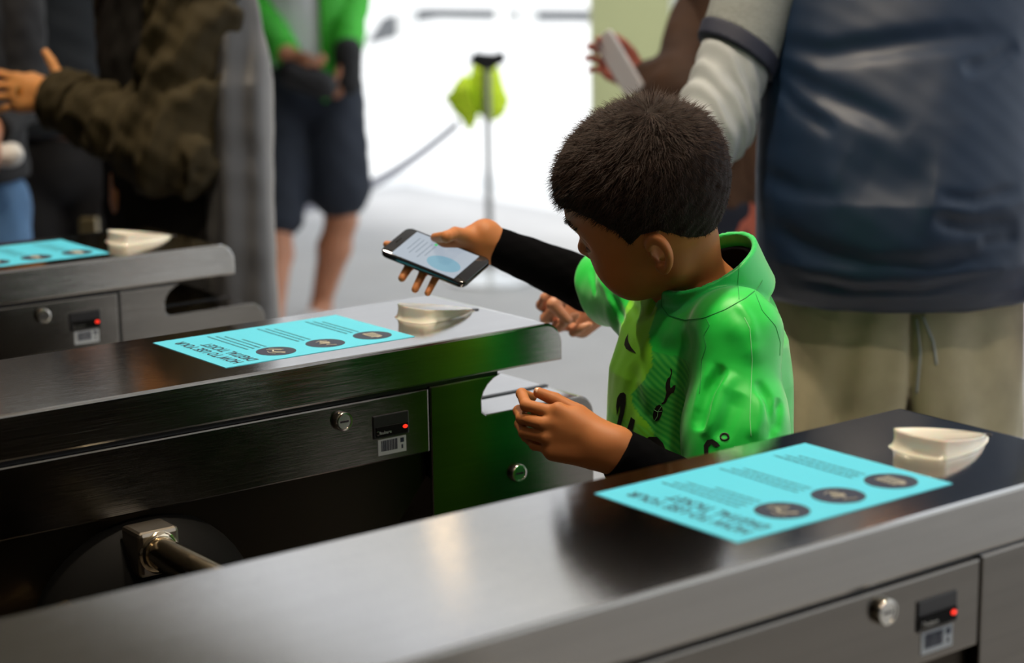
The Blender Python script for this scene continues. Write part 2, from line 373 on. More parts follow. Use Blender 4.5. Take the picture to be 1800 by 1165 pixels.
def make_turnstile(label):
    t = empty('turnstile', (1.0, YF+WT/2, 0), label, 'turnstile', 'steel turnstiles in a row')
    y0, y1 = YF, YF+WT; XL, XR = .32, 1.606
    # lid
    pts = [(XL, .926), (XR, .926)]+arc(XR-.030, ZT-.030, .030, 0, 90, 14)+arc(XL+.03, ZT-.03, .03, 90, 180, 14)
    b = BM(); prism(b, pts, 'y', y0, y1, .0034)
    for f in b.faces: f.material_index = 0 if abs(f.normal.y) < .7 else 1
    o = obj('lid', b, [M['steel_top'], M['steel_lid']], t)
    b = BM(); box(b, (XL+.01, y0+.006, .9205), (1.50, y1-.006, .927)); obj('shadow_gap', b, M['black_plastic'], t)
    # upper side panel box
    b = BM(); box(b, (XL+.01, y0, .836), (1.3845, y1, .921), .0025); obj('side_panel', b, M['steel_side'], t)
    # end cabinet with card slot mouth
    pts = [(1.3865, .30), (1.66, .30)]+arc(1.66-.028, .871-.028, .028, 0, 90)+[(1.4765, .871), (1.4700, .876), (1.4695, .892)]
    pts += [(1.473, .902), (1.480, .911), (1.490, .918), (1.502, .9225)]+[(1.3865, .9225)]
    b = BM(); prism(b, pts, 'y', y0, y1, .0022)
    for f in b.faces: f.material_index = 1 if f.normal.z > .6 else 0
    o = obj('end_cabinet', b, [M['steel_side'], M['steel_top']], t)
    b = BM(); box(b, (1.50, y0+.075, .871), (1.64, y0+.083, .8725)); obj('card_slot', b, M['black_plastic'], o)
    # legs and recessed middle body
    b = BM(); box(b, (1.41, y0+.02, 0), (1.62, y1-.02, .30), .004); obj('leg', b, M['steel_dark'], t)
    b = BM(); box(b, (XL+.03, y0+.02, 0), (XL+.2, y1-.02, .836), .004); obj('leg', b, M['steel_dark'], t)
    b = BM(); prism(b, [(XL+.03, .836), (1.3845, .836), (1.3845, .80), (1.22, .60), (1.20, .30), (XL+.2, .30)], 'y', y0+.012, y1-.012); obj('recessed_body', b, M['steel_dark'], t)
    # locks
    make_lock(1.251, .9005, y0, t); make_lock(1.525, .783, y0, t)
    # counter display
    b = BM(); box(b, (1.297, y0-.002, .868), (1.351, y0+.001, .898), .001)
    dsp = obj('counter_display', b, M['black_plastic'], t)
    b = BM(); box(b, (1.300, y0-.0035, .8705), (1.349, y0-.0018, .8835), .0006); obj('lower_bezel', b, M['hub_black'], dsp)
    b = BM(); lathe(b, (1.344, y0-.0035, .8785), (0, -1, 0), [(0, .0023), (.0008, .0023), (.0014, .0012)], 16)
    for v in b.verts: v.co.x = 1.344+(v.co.x-1.344)*1.5
    obj('red_indicator_light', b, M['red_led'], dsp)
    b = text_mesh('kubare', .0058, 1.1); bmesh.ops.transform(b, matrix=Matrix(((1, 0, 0, 1.3055), (0, 0, 1, y0-.0037), (0, 1, 0, .8735), (0, 0, 0, 1))), verts=b.verts)
    obj('lettering', b, M['lock_steel'], dsp)
    b = BM(); tube(b, [(1.3025+.0022*math.cos(a*.5), y0-.0037, .8755+.0026*math.sin(a*.5)) for a in range(13)], .0003, 4); obj('ring_logo', b, M['lock_steel'], dsp)
    # barcode sticker
    b = BM(); box(b, (1.304, y0-.0006, .845), (1.347, y0+.0002, .866)); st = obj('barcode_sticker', b, M['sticker'], t)
    b = BM(); x = 1.3085
    rr = random.Random(3)
    while x < 1.332:
        w = rr.choice([.0006, .001, .0017]); box(b, (x, y0-.0009, .850), (x+w, y0-.0005, .864)); x += w+rr.choice([.0005, .0009])
    obj('barcode', b, M['ink'], st)
    b = BM(); box(b, (1.338, y0-.0009, .8575), (1.3435, y0-.0005, .8635)); box(b, (1.3395, y0-.0009, .8495), (1.342, y0-.0005, .8545)); obj('printed_mark', b, M['ink'], st)
    # tripod hub and arms
    hc = A(.965, y0+.0, .715)
    b = BM(); ax = nrm(A(-.25, -1, .35)); lathe(b, hc+ax*-.03, ax, [(0, .125), (.035, .122), (.06, .108), (.078, .085), (.088, .05), (.092, .005)], 40)
    for v in b.verts:
        v.co.x = hc[0]+(v.co.x-hc[0])*1.15
    hub = obj('hub', b, M['hub_black'], t, smooth=True)
    a0 = A(.966, y0-.045, .802)
    b = BM(); box(b, (.940, y0-.055, .775), (.992, y0-.008, .829), .005); obj('arm_socket', b, M['socket'], hub)
    b = BM(); tube(b, [a0+A(0, .01, 0), a0+A(0, -.006, 0), a0+A(0, -.010, 0), a0+A(0, -.012, 0)], [.026, .026, .025, .019], 24); obj('collar', b, M['chrome'], hub, smooth=True)
    def arm(p, d, n):
        d = nrm(d); p = np.asarray(p)
        b = BM(); tube(b, [p, p+d*.44, p+d*.449, p+d*.452], [.0195, .0195, .015, .006], 24); smooth_by_angle(obj('arm', b, M['chrome'], t), 50)
    arm(a0+A(0, -.008, 0), (0, -1, 0), 0)
    arm(hc+A(-.10, -.03, .03), (-.86, -.03, -.30), 1)
    arm(hc+A(.07, -.05, -.05), (.35, -.25, -.9), 2)
    return t
M['sticker'] = mat('pale sticker', (.45, .5, .55), .5); M['socket'] = mat('brushed socket', (.45, .4, .33), .3, 1)
def copy_thing(o, delta, parent=None):
    c = o.copy(); COL.objects.link(c)
    if parent: c.parent = parent
    else: c.location = o.location+Vector(delta)
    for ch in list(o.children): copy_thing(ch, delta, c)
    return c
def make_dome():
    # milky scanner hood: blunt raised lip on the left, running down to a point at the right
    out = []; n = 26; x0, x1, yc = 1.444, 1.560, YF+.141
    for i in range(n+1):
        s = i/n; w = .034*min(1, (s/.10))**.5*(1-max(0, (s-.28)/.72)**1.9)**.8 if s < 1 else 0
        out.append((x0+(x1-x0)*s, w))
    ring = [(x, yc-w) for x, w in out]+[(x, yc+w) for x, w in out[-2:0:-1]]
    cx = sum(p[0] for p in ring)/len(ring); b = BM()
    def hz(x): s = (x-x0)/(x1-x0); return .0185*(1-s)**.85+.0015
    lev = [(1.10, 0), (1.03, .10), (.985, .3), (.965, .55), (.97, .8), (.985, .96), (.98, 1.03), (.95, 1.03), (.88, .97), (.7, .88), (.35, .82)]
    R = []
    for sc, hh in lev:
        R.append([b.verts.new((cx+(x-cx)*(1+(sc-1)*.55), yc+(y-yc)*sc, ZT+.0002+hz(min(max(cx+(x-cx)*min(sc, 1), x0), x1))*hh)) for x, y in ring])
    for i in range(len(R)-1):
        for k in range(len(ring)): b.faces.new((R[i][k], R[i][(k+1) % len(ring)], R[i+1][(k+1) % len(ring)], R[i+1][k]))
    b.faces.new(R[-1]); bmesh.ops.recalc_face_normals(b, faces=b.faces[:])
    o = obj('scanner_hood', b, M['dome'], TS[0], smooth=True); o['label'] = 'milky white plastic scanner hood'
    b = BM(); lathe(b, (x1+.004, yc, ZT), (0, 0, 1), [(0, .005), (.0012, .005), (.0012, .001)], 16); obj('screw_recess', b, M['black_plastic'], o)
def make_poster(label, k):
    y0 = 1.1546+PITCH*k; x0 = 1.1166; z = ZT
    t = empty('instruction_poster', (x0+.14, y0+.096, z), label, 'poster', 'light blue instruction posters on the turnstiles')
    b = BM(); box(b, (x0, y0, z), (x0+.2798, y0+.1923, z+.0006)); obj('sheet', b, M['blue'], t)
    def put(b, u, v, name, m, zz=.0009):
        bmesh.ops.transform(b, matrix=Matrix(((0, -1, 0, x0+v), (1, 0, 0, y0+u), (0, 0, 1, z+zz), (0, 0, 0, 1))), verts=b.verts); return obj(name, b, m, t)
    put(text_mesh('HOW TO USE YOUR', .0215, .80, .0003), .012, .033, 'title_lettering', M['ink'])
    put(text_mesh('DIGITAL TICKET', .0215, .80, .0003), .012, .054, 'title_lettering', M['ink'])
    rr = random.Random(5)
    for j, v0 in enumerate((.083, .158, .232)):
        b = BM()
        for ln in range(4 if j == 0 else 3):
            u = .073
            end = .073+[.105, .098, .09, .06][ln]
            while u < end:
                w = rr.uniform(.004, .011); box(b, (u, -ln*.0088-.0028, 0), (min(u+w, end), -ln*.0088, .0002)); u += w+.002
        put(b, 0, v0-.012, 'small_print', M['grey_ink'])
    for j, (v0, u0) in enumerate(((.095, .041), (.168, .041), (.241, .042))):
        b = BM(); lathe(b, (0, 0, 0), (0, 0, 1), [(0, .0255), (.0003, .0255)], 40); d = put(b, u0, v0, 'icon_disc', M['ink'], .0006)
        b = BM()
        def ln(pts, r=.0005): tube(b, [(x, y, 0) for x, y in pts], r, 5)
        if j == 0:
            ln([(-.016, -.004), (-.008, .004), (-.002, .006), (.004, .002)], .0012); ln([(.0, -.008), (.006, -.002), (.014, .006)]); ln([(.002, -.012), (.010, -.004), (.018, .0)]); ln([(-.014, .009), (-.004, .013), (.004, .010)])
        elif j == 1:
            ln([(-.004, -.004), (.002, .002), (.006, .004)], .0018); ln([(-.018, -.006), (-.012, .006), (-.006, -.004), (-.002, .010)]); ln([(.008, -.008), (.014, .0), (.010, .008)])
        else:
            for q in range(4): ln([(-.010+q*.006, -.007), (-.008+q*.006, .007)], .0007)
            ln([(-.012, -.007), (.012, -.008), (.013, .007), (-.011, .008), (-.012, -.007)]); ln([(-.017, .003), (-.013, -.003)]); ln([(-.017, -.003), (-.013, .003)])
        bmesh.ops.transform(b, matrix=Matrix(((0, -1, 0, x0+v0), (1, 0, 0, y0+u0), (0, 0, 1, z+.0012), (0, 0, 0, 1))), verts=b.verts); obj('line_drawing', b, M['pale_ink'], d)
TS = [make_turnstile('nearest brushed steel turnstile across the bottom of the picture, in front of the boy')]
make_dome()
for k, lab in ((1, 'middle brushed steel turnstile under the phone, with green reflections on its end'), (2, 'farthest dark steel turnstile at the left beside the person in the olive coat')):
    c = copy_thing(TS[0], (0, PITCH*k, 0)); c['label'] = lab; TS.append(c)
for k, lab in enumerate(('light blue instruction poster on the nearest turnstile at lower right', 'light blue instruction poster on the middle turnstile, below the held phone', 'light blue instruction poster on the farthest turnstile, cut by the left picture edge')): make_poster(lab, k)

# ------------------------------------------------------------------ ceiling lamps
def make_lamp(watt, x, y, lab):
    t = empty('ceiling_downlight', (x, y, 3.2), 'round warm downlight in the ceiling '+lab, 'ceiling light', 'round ceiling downlights')
    b = BM(); lathe(b, (x, y, 3.2), (0, 0, -1), [(0, .11), (.012, .11), (.014, .095), (.004, .085)], 32); obj('trim_ring', b, M['white_paint'], t)
    b = BM(); lathe(b, (x, y, 3.196), (0, 0, -1), [(0, .082), (.003, .082)], 32); obj('diffuser', b, M['lamp_glow'], t)
    l = bpy.data.lights.new('downlight', 'AREA'); l.shape = 'DISK'; l.size = .15; l.energy = watt; l.color = (1, .84, .64); l.spread = math.radians(130)
    o = bpy.data.objects.new('downlight_glow', l); COL.objects.link(o); o.parent = t; o.location = (0, 0, -.02)
M['lamp_glow'] = mat('warm lamp diffuser', (.9, .8, .6), .5, emit=((1, .72, .4), 9.))
for i, (x, y, w, lab) in enumerate(LAMPS): make_lamp(w, x, y, lab)
# ------------------------------------------------------------------ people: shared anatomy
def frame_prims(fn, c, Ax, s, r):
    """wrap a local-space distance as a world primitive; rows of Ax = local axes in the world"""
    c = np.asarray(c, float)
    return Prim(lambda p: fn((p-c)@Ax.T/s)*s, c, r*s)
def head_sdf(lids=True):
    sk = [el((-.010, 0, .036), (.098, .073, .090)), el((.012, 0, .012), (.082, .068, .080))]
    fc = [el((.036, 0, -.030), (.054, .054, .066)), rc((-.005, .040, -.062), (.062, .012, -.088), .024, .018), rc((-.005, -.040, -.062), (.062, -.012, -.088), .024, .018),
          el((.052, .034, -.040), (.036, .029, .034)), el((.052, -.034, -.040), (.036, .029, .034)), el((.050, .030, -.066), (.030, .026, .030)), el((.050, -.030, -.066), (.030, .026, .030)), el((.070, 0, -.092), (.016, .018, .014)), rc((.064, .028, .022), (.080, .008, .022), .015, .014), rc((.064, -.028, .022), (.080, -.008, .022), .015, .014)]
    nose = [rc((.084, 0, .008), (.0985, 0, -.022), .0065, .0085), el((.100, 0, -.026), (.009, .0095, .0085)), el((.090, .0115, -.031), (.0095, .007, .0068)), el((.090, -.0115, -.031), (.0095, .007, .0068))]
    lips = [rc((.0915, 0, -.0555), (.080, .019, -.059), .0055, .003), rc((.0915, 0, -.0555), (.080, -.019, -.059), .0055, .003), rc((.0895, 0, -.067), (.079, .017, -.062), .0062, .003), rc((.0895, 0, -.067), (.079, -.017, -.062), .0062, .003), el((.078, 0, -.058), (.014, .022, .016))]
    f1 = union(sk, .03); f2 = union(fc, .022); f3 = union(nose, .008); f4 = union(lips, .005)
    ears = []
    for s in (1, -1):
        R = np.array([nrm(A(.86, -s*.46, .25)), nrm(A(.46, s*.9, 0)), nrm(A(-.28, 0, 1))])
        R[1] = nrm(R[1]-R[0]*(R[0]@R[1])); R[2] = np.cross(R[0], R[1])
        c = A(-.012, s*.075, -.020)
        ears.append((c, R, s))
    def ear(p):
        d = np.full(len(p), 1.); H = d.copy()
        for c, R, s in ears:
            q = (p-c)@R.T; q2 = q.copy(); q2[:, 2] *= np.sign(R[2, 2])
            x, y, z = q2.T
            w = .0165+.0035*np.clip(z/.03, -1, 1)
            rr = np.sqrt((x/w)**2+(z/.0295)**2)
            outer = (rr-1)*.016
            sl = np.abs(y-.001-.10*np.abs(x))-.0030
            shell = smax(outer, sl, .004)
            rim = np.sqrt((outer+.0035)**2+(y-.0065)**2)-.0040
            rim = np.where((x > .006) & (z < .004) & (z > -.02), rim+.003, rim)
            lobe = np.sqrt((x-.004)**2+((y-.003)*1.4)**2+(z+.023)**2)-.0072
            anti = np.sqrt((np.sqrt((x/.9-.002)**2+((z+.001)/1.7)**2)-.0085)**2+(y-.005)**2)-.0028
            anti = np.where(x > .004, .01, anti)
            root = np.sqrt((x-.012)**2+(y+.006)**2+((z)*.5)**2)-.008
            e = smin(smin(shell, rim, .002), lobe, .004); e = smin(e, root, .004)
            hole = np.sqrt(((x-.0035)/1.0)**2+((y-.004)/1.7)**2+((z+.002)/1.9)**2)-.0080
            trag = np.sqrt((x-.0150)**2+((y-.003)/1.2)**2+((z+.006)/1.5)**2)-.0034
            d = np.minimum(d, smin(e, trag, .002)); H = np.minimum(H, hole)
        return d, H
    def f(p):
        p = p*1.0
        d = smin(f1(p), f2(p), .02)
        for s in (1, -1):
            sock = el((.098, s*.033, .003), (.022, .017, .012)).fn(p); d = smax(d, -sock, .012)
            lid = np.linalg.norm(p-A(.0725, s*.031, -.001), axis=1)-.0135; d = smin(d, lid, .003)
        d = smin(d, f3(p), .006); 
        for s in (1, -1):
            d = smax(d, -(np.linalg.norm((p-A(.0915, s*.0055, -.0375))*A(1, 1, 1.2), axis=1)-.0034), .002)
        d = smin(d, f4(p), .004)
        m = (np.abs(p[:, 1]) > .05) & (np.abs(p[:, 1]) < .13)
        if m.any():
            e, H = ear(p[m]); d[m] = smax(smin(d[m], e, .004), -H, .003)
        return d
    return f
HEAD = head_sdf()
def hand_prims(w, D, T, right, s=1., curls=((20, 25, 15),)*4, thumb=None, fingers=None, spread=(6, 1, -4, -9)):
    """w wrist, D finger direction, T thumb side. fingers: optional explicit world polylines"""
    D = nrm(D); T = nrm(T-D*(D@T)); N = np.cross(D, T)*(1 if right else -1); X = np.array([D, T, N])
    def Wd(q): return w+np.asarray(q)@X*s
    mcp = [A(.090, .030, 0), A(.095, .010, .002), A(.090, -.010, 0), A(.080, -.028, -.004)]
    ln = [.072, .080, .073, .057]; rad = [.0088, .0090, .0085, .0075]
    palm = [rc(Wd((-.01, .010, 0)), Wd(m*A(.93, 1, 1)), .0195*s, .0125*s) for m in mcp]+[rc(Wd((-.01, -.012, 0)), Wd(mcp[3]*A(.9, 1, 1)), .0205*s, .0125*s), rc(Wd((.02, .018, -.010)), Wd((.055, .033, -.012)), .017*s, .014*s), rc(Wd((.02, -.018, -.008)), Wd((.06, -.024, -.008)), .016*s, .012*s)]
    fs = []; tips = []
    for i in range(4):
        if fingers is not None:
            pts = [np.asarray(q) for q in fingers[i]]
        else:
            p = mcp[i]; ang = 0; pts = [Wd(p)]; sp = math.radians(spread[i])
            for j, fr in enumerate((.45, .30, .25)):
                ang += math.radians(curls[i][j]); d = A(math.cos(ang)*math.cos(sp), math.sin(sp), -math.sin(ang)); p = p+d*ln[i]*fr; pts.append(Wd(p))
        rr = [rad[i]*1.08*s, rad[i]*.98*s, rad[i]*.90*s, rad[i]*.74*s]
        seg = [rc(pts[j], pts[j+1], rr[j], rr[j+1]) for j in range(3)]+[rc(pts[j], pts[j], rr[j]*1.07) for j in (1, 2)]
        fs.append(union(seg, .002*s)); tips.append((pts[-2], pts[-1]))
    if thumb is None: th = [Wd(q) for q in ((.022, .024, -.010), (.052, .046, -.016), (.080, .056, -.022), (.102, .060, -.024))]
    else: th = [np.asarray(q) for q in thumb]
    rr = [.015*s, .0112*s, .0100*s, .0080*s]; tf = union([rc(th[j], th[j+1], rr[j], rr[j+1]) for j in range(3)], .003*s)
    pf = union(palm, .012*s)
    def f(p):
        m = fs[0](p)
        for g in fs[1:]: m = smin(m, g(p), .0012*s)
        return smin(smin(pf(p), m, .007*s), tf(p), .006*s)
    c = Wd((.07, 0, 0)); R = .14*s
    pr = Prim(f, c, R); pr.tips = tips+[(th[-2], th[-1])]; pr.X = X
    return pr
def place_head(c, F, U, s=1.):
    F = nrm(F); U = np.asarray(U, float); U = nrm(U-F*(U@F)); L = np.cross(U, F); return np.array([F, L, U]), s
def figure(name, label, base, skin, body, k=.02, h=.006, head=None):
    """one person: Empty at the feet, continuous skin surface"""
    t = empty(name, base, label, 'person')
    pr = list(body)
    if head: pr.append(frame_prims(HEAD, head[0], head[1], head[2], .16))
    lo, hi = bounds(pr, .01); lo[2] = max(lo[2], .0)
    b, v = sdfmesh('body', union(pr, k), lo, hi, h, skin, t)
    return t
def hair_cap(name, c, Ax, s, thick, cut, h, m, parent):
    """short hair: inflated skull kept above a hairline  cut(F, |L|) -> U"""
    def f(p):
        q = (p-c)@Ax.T/s; d = union([el((-.010, 0, .036), (.098, .073, .090)), el((.012, 0, .012), (.082, .068, .080))], .03)(q)-thick
        d = d+.0015*wob(q, .02, 3)
        return smax(d, (cut(q[:, 0], np.abs(q[:, 1]))-q[:, 2])*.8, .006)*s
    return sdfmesh(name, f, c-.17*s, c+.17*s, h, m, parent)
def cloth(name, prims, k, h, m, parent, cuts=(), amp=0., ws=.12, seed=1, fn=None, pad=.03):
    """garment; cuts: list of (point, normal): keep where (p-point).normal < 0"""
    base = union(prims, k, .08)
    def f(p):
        d = fn(p) if fn else base(p)
        if amp: d = d+amp*wob(p, ws, seed)
        for q, n in cuts: d = smax(d, (p-q)@nrm(n), .006)
        return d
    lo, hi = bounds(prims, pad)
    o, v = sdfmesh(name, f, lo, hi, h, m, parent); return o, v, f
def shoe(b_, toe, heel, s=1.): return [rc(heel, toe, .042*s, .036*s)]

# ------------------------------------------------------------------ the boy
M['jersey'] = None
def jersey_mat():
    m = mat('bright green jersey', (.02, .6, .1), .42, sheen=.25, attr='Col', bump=.12, bscale=1800)
    nt = m.node_tree; b = nt.nodes['Principled BSDF']
    a = [n for n in nt.nodes if n.type == 'ATTRIBUTE'][0]; tc = [n for n in nt.nodes if n.type == 'TEX_COORD'][0]
    mp = nt.nodes.new('ShaderNodeMapping'); mp.inputs['Rotation'].default_value = (math.radians(-24), 0, math.radians(20)); nt.links.new(tc.outputs['Object'], mp.inputs[0])
    w = nt.nodes.new('ShaderNodeTexWave'); w.bands_direction = 'Z'; w.inputs['Scale'].default_value = 46; w.inputs['Distortion'].default_value = .6; w.inputs['Detail'].default_value = 1; nt.links.new(mp.outputs[0], w.inputs[0])
    mul = nt.nodes.new('ShaderNodeMath'); mul.operation = 'MULTIPLY'; nt.links.new(w.outputs['Fac'], mul.inputs[0]); nt.links.new(a.outputs['Alpha'], mul.inputs[1])
    mx = nt.nodes.new('ShaderNodeMix'); mx.data_type = 'RGBA'; nt.links.new(mul.outputs[0], mx.inputs['Factor']); nt.links.new(a.outputs['Color'], mx.inputs[6]); mx.inputs[7].default_value = (.16, .80, .10, 1)
    nt.links.new(mx.outputs[2], b.inputs['Base Color'])
    return m
M['jersey'] = jersey_mat()
M['black_knit'] = mat('black knit', (.0025, .0025, .003), .95, bump=.4, bscale=900, spec=.03)
M['black_print'] = mat('black print', (.008, .008, .008), .5)
M['green_thread'] = mat('dark green thread', (.008, .28, .05), .6)
M['pale_thread'] = mat('pale green thread', (.25, .75, .3), .6)
M['nail'] = mat('fingernail', (.62, .34, .2), .3)
M['navy_short'] = mat('black shorts', (.01, .012, .02), .7, bump=.2)
M['shoe'] = mat('white shoe', (.6, .6, .6), .5); M['dark_shoe'] = mat('dark shoe', (.02, .02, .022), .5)
bF = nrm(A(-.99, .12, 0)); bL = nrm(A(-.12, -.99, 0)); Z = A(0, 0, 1)
nb = P(1240, 492, 2.42)                      # base of the neck
HC = A(1.546, 1.753, 1.167)+A(0, 0, .0); HA = np.array([[-.602, .702, -.381], [-.592, -.712, -.377], [-.536, -.001, .844]])
HA = np.array([nrm(v) for v in HA]); HS = 1.0
a_ = math.radians(7); HA = np.array([HA[0]*math.cos(a_)-HA[1]*math.sin(a_), HA[1]*math.cos(a_)+HA[0]*math.sin(a_), HA[2]])
lsh = P(1294, 588, 2.30); rsh = P(1130, 520, 2.55)
lel = P(1292, 900, 2.27); lwr = P(1068, 788, 2.22)
rel = P(1035, 500, 2.70); rwr = P(850, 424, 2.665)
pelvis = A(nb[0]+.03, nb[1], .60)
# phone frame
PC = P(765, 452, 2.64)
pa = nrm(rt*.1146+up*-.0472+fw*-.0607); pb = rt*-.0364+up*-.0349+fw*-.044; pb = nrm(pb-pa*(pa@pb)); pn = nrm(np.cross(pa, pb)); 
if pn@fw > 0: pn = -pn
def PH(a, b, n): return PC+pa*a+pb*b+pn*n
# left hand, seen from its back, fingers curling away towards the turnstile
lD = nrm(-rt*.93+up*.30+fw*.12); lT = nrm(up*.95+rt*.28-fw*.1)
lth = [P(1045, 765, 2.235), P(1012, 722, 2.25), P(975, 702, 2.255), P(947, 690, 2.255)]
lfin = [[P(962, 722, 2.23), P(925, 712, 2.245), P(917, 692, 2.27), P(936, 698, 2.29)],
        [P(955, 745, 2.225), P(918, 735, 2.25), P(912, 722, 2.28), P(935, 712, 2.30)],
        [P(958, 768, 2.225), P(922, 760, 2.25), P(914, 745, 2.28), P(938, 735, 2.30)],
        [P(972, 790, 2.23), P(940, 782, 2.25), P(925, 768, 2.27), P(945, 755, 2.29)]]
LH = hand_prims(lwr, lD, lT, False, .80, fingers=lfin, thumb=lth)
LH2 = []
# right hand behind the phone
e = lambda a: PH(a, .0335, -.010)
rfin = [[PH(-.008, -.040, -.014), PH(-.040, -.022, -.014), PH(-.060, -.006, -.012), PH(-.0765, .008, -.004)],
        [PH(.006, -.040, -.016), PH(-.018, -.005, -.014), PH(-.028, .022, -.013), PH(-.030, .036, -.008)-up*.014],
        [PH(.020, -.040, -.016), PH(.004, -.004, -.014), PH(-.004, .022, -.013), PH(-.008, .036, -.008)-up*.022],
        [PH(.034, -.038, -.016), PH(.022, -.004, -.014), PH(.016, .020, -.013), PH(.013, .036, -.008)-up*.020]]
rth = [P(826, 417, 2.655), P(800, 410, 2.635), P(785, 416, 2.615), PH(-.0175, -.0245, .0115)]
rD = nrm(PH(.014, -.04, -.014)-rwr); rT = nrm(up*1.+pn*.3)
RH = hand_prims(rwr, rD, rT, True, .78, fingers=rfin, thumb=rth)
neckp = HC+HA.T@A(-.025, 0, -.065)
bodyp = [frame_prims(HEAD, HC, HA, HS, .16), rc(neckp-rt*.008, nb-rt*.020+A(0, 0, -.02), .042, .045), rc(nb+A(0, 0, -.03), nb+A(0, 0, -.10), .055, .08),
         rc(nb+A(0, 0, -.05), lsh, .045, .035), rc(nb+A(0, 0, -.05), rsh, .045, .035), rc(nb+A(.0, 0, -.10), pelvis, .08, .085),
         rc(lsh, lel, .034, .028), rc(lel, lwr, .027, .019), rc(rsh, rel, .033, .027), rc(rel, rwr, .027, .0195), LH, RH]
bhip = [pelvis+bL*.07, pelvis-bL*.07]; bk = [q+A(-.01, 0, -.26) for q in bhip]; ba = [q+A(.02, 0, -.52) for q in bhip]
for q in range(2): bodyp += [rc(bhip[q], bk[q], .062, .042), rc(bk[q], ba[q], .042, .027), rc(ba[q], ba[q]+bF*.09+A(0, 0, -.035), .03, .025)]
boy = empty('person', (pelvis[0], pelvis[1], 0), 'dark haired boy in a bright green goalkeeper jersey holding a phone over the turnstile', 'person')
bodyf = union(bodyp, .02)
lo, hi = bounds(bodyp, .01); lo[2] = 0
sdfmesh('body', bodyf, lo, hi, .0021, M['skin_boy'], boy)
# shorts, socks, shoes
cloth('shorts', [rc(pelvis+Z*.05, pelvis, .115, .12), rc(bhip[0], bhip[0]-Z*.20, .092, .088), rc(bhip[1], bhip[1]-Z*.20, .092, .088)], .03, .008, M['navy_short'], boy, [(pelvis-Z*.2, -Z)], .002)
for q in range(2): cloth('shoe', shoe(0, A(*(ba[q]+bF*.12)[:2], .035), A(*(ba[q]-bF*.03)[:2], .042)), .01, .006, M['dark_shoe'], boy, [(A(0, 0, .002), -Z)], 0)
# black undershirt sleeves
def sleeve(name, pr, cuts, m, parent, h=.003, amp=.0010, ws=.03, k=.01, seed=1):
    return cloth(name, pr, k, h, m, parent, cuts, amp, ws, seed)
dr_ = nrm(rwr-rel); dl_ = nrm(lwr-lel)
sleeve('undershirt_sleeve', [rc(rsh, rel, .040, .0365), rc(rel, rwr-dr_*.002, .0375, .0255)], [(rwr-dr_*.012, dr_)], M['black_knit'], boy)
sleeve('undershirt_sleeve', [rc(lsh, lel, .036, .034), rc(lel, lwr-dl_*.0, .034, .0270), rc(lwr-dl_*.04, lwr-dl_*.012, .0285, .0285)], [(lwr-dl_*.010, dl_)], M['black_knit'], boy)
# jersey
tors = loft([[.56, 0, 0, .112, .150], [.70, .005, 0, .108, .146], [.86, .010, 0, .104, .142], [.95, .008, 0, .100, .140], [1.00, .002, 0, .088, .128], [1.04, -.004, 0, .070, .100], [1.075, -.006, 0, .055, .070]], bF, bL)
nbx = A(nb[0], nb[1], 0)
shl = [rc(nb+A(0, 0, -.045), lsh+Z*.002, .052, .048), rc(lsh, lsh+(lel-lsh)*.55, .050, .060), rc(lsh+(lel-lsh)*.55, lel+Z*.01, .060, .062),
       rc(nb+A(0, 0, -.045), rsh, .052, .050), rc(rsh, rsh+(rel-rsh)*.95, .050, .052)]
rdir = nrm(rel-rsh); hemn = nrm(rdir*.8-up*.35-rt*.5); hemp = P(1052, 505, 2.66)
def jb(p):
    d = smin(tors(p, nbx), union(shl, .025, .08)(p), .035)
    d = smax(d, (p-hemp)@hemn, .006)
    d = smax(d, (lel+Z*.02-p)@nrm(A(.1, 0, 1)), .006) if False else d
    return d
# collar: leaning band around the neck
cax = nrm(-rt*.44+up*.82-fw*.40); cc0 = P(1241, 462, 2.385)-cax*.050
cR = np.array([nrm(bF-cax*(bF@cax)), np.zeros(3), cax]); cR[1] = np.cross(cR[2], cR[0])
def collar(p, inner=0.):
    q = (p-cc0)@cR.T; z = q[:, 2]; a = .0655-.02*z; b_ = .064-.02*z
    k0 = np.sqrt((q[:, 0]/a)**2+(q[:, 1]/b_)**2); d = (k0-1)*.065
    d = np.abs(d)-.0034
    rim = .052+.10*np.clip(-q[:, 0], -.06, .06)*.0
    return smax(smax(d, z-rim, .002), -z-.01, .004)
ccap = lambda p: (lambda q: smax((np.sqrt((q[:, 0]/.0610)**2+(q[:, 1]/.0595)**2)-1)*.06, -q[:, 2]-.012, .004))((p-cc0)@cR.T)
jb2 = lambda p: smin(smax(jb(p), -ccap(p), .004), collar(p), .006)
jb3 = lambda p: smax(jb(p), -ccap(p), .004)
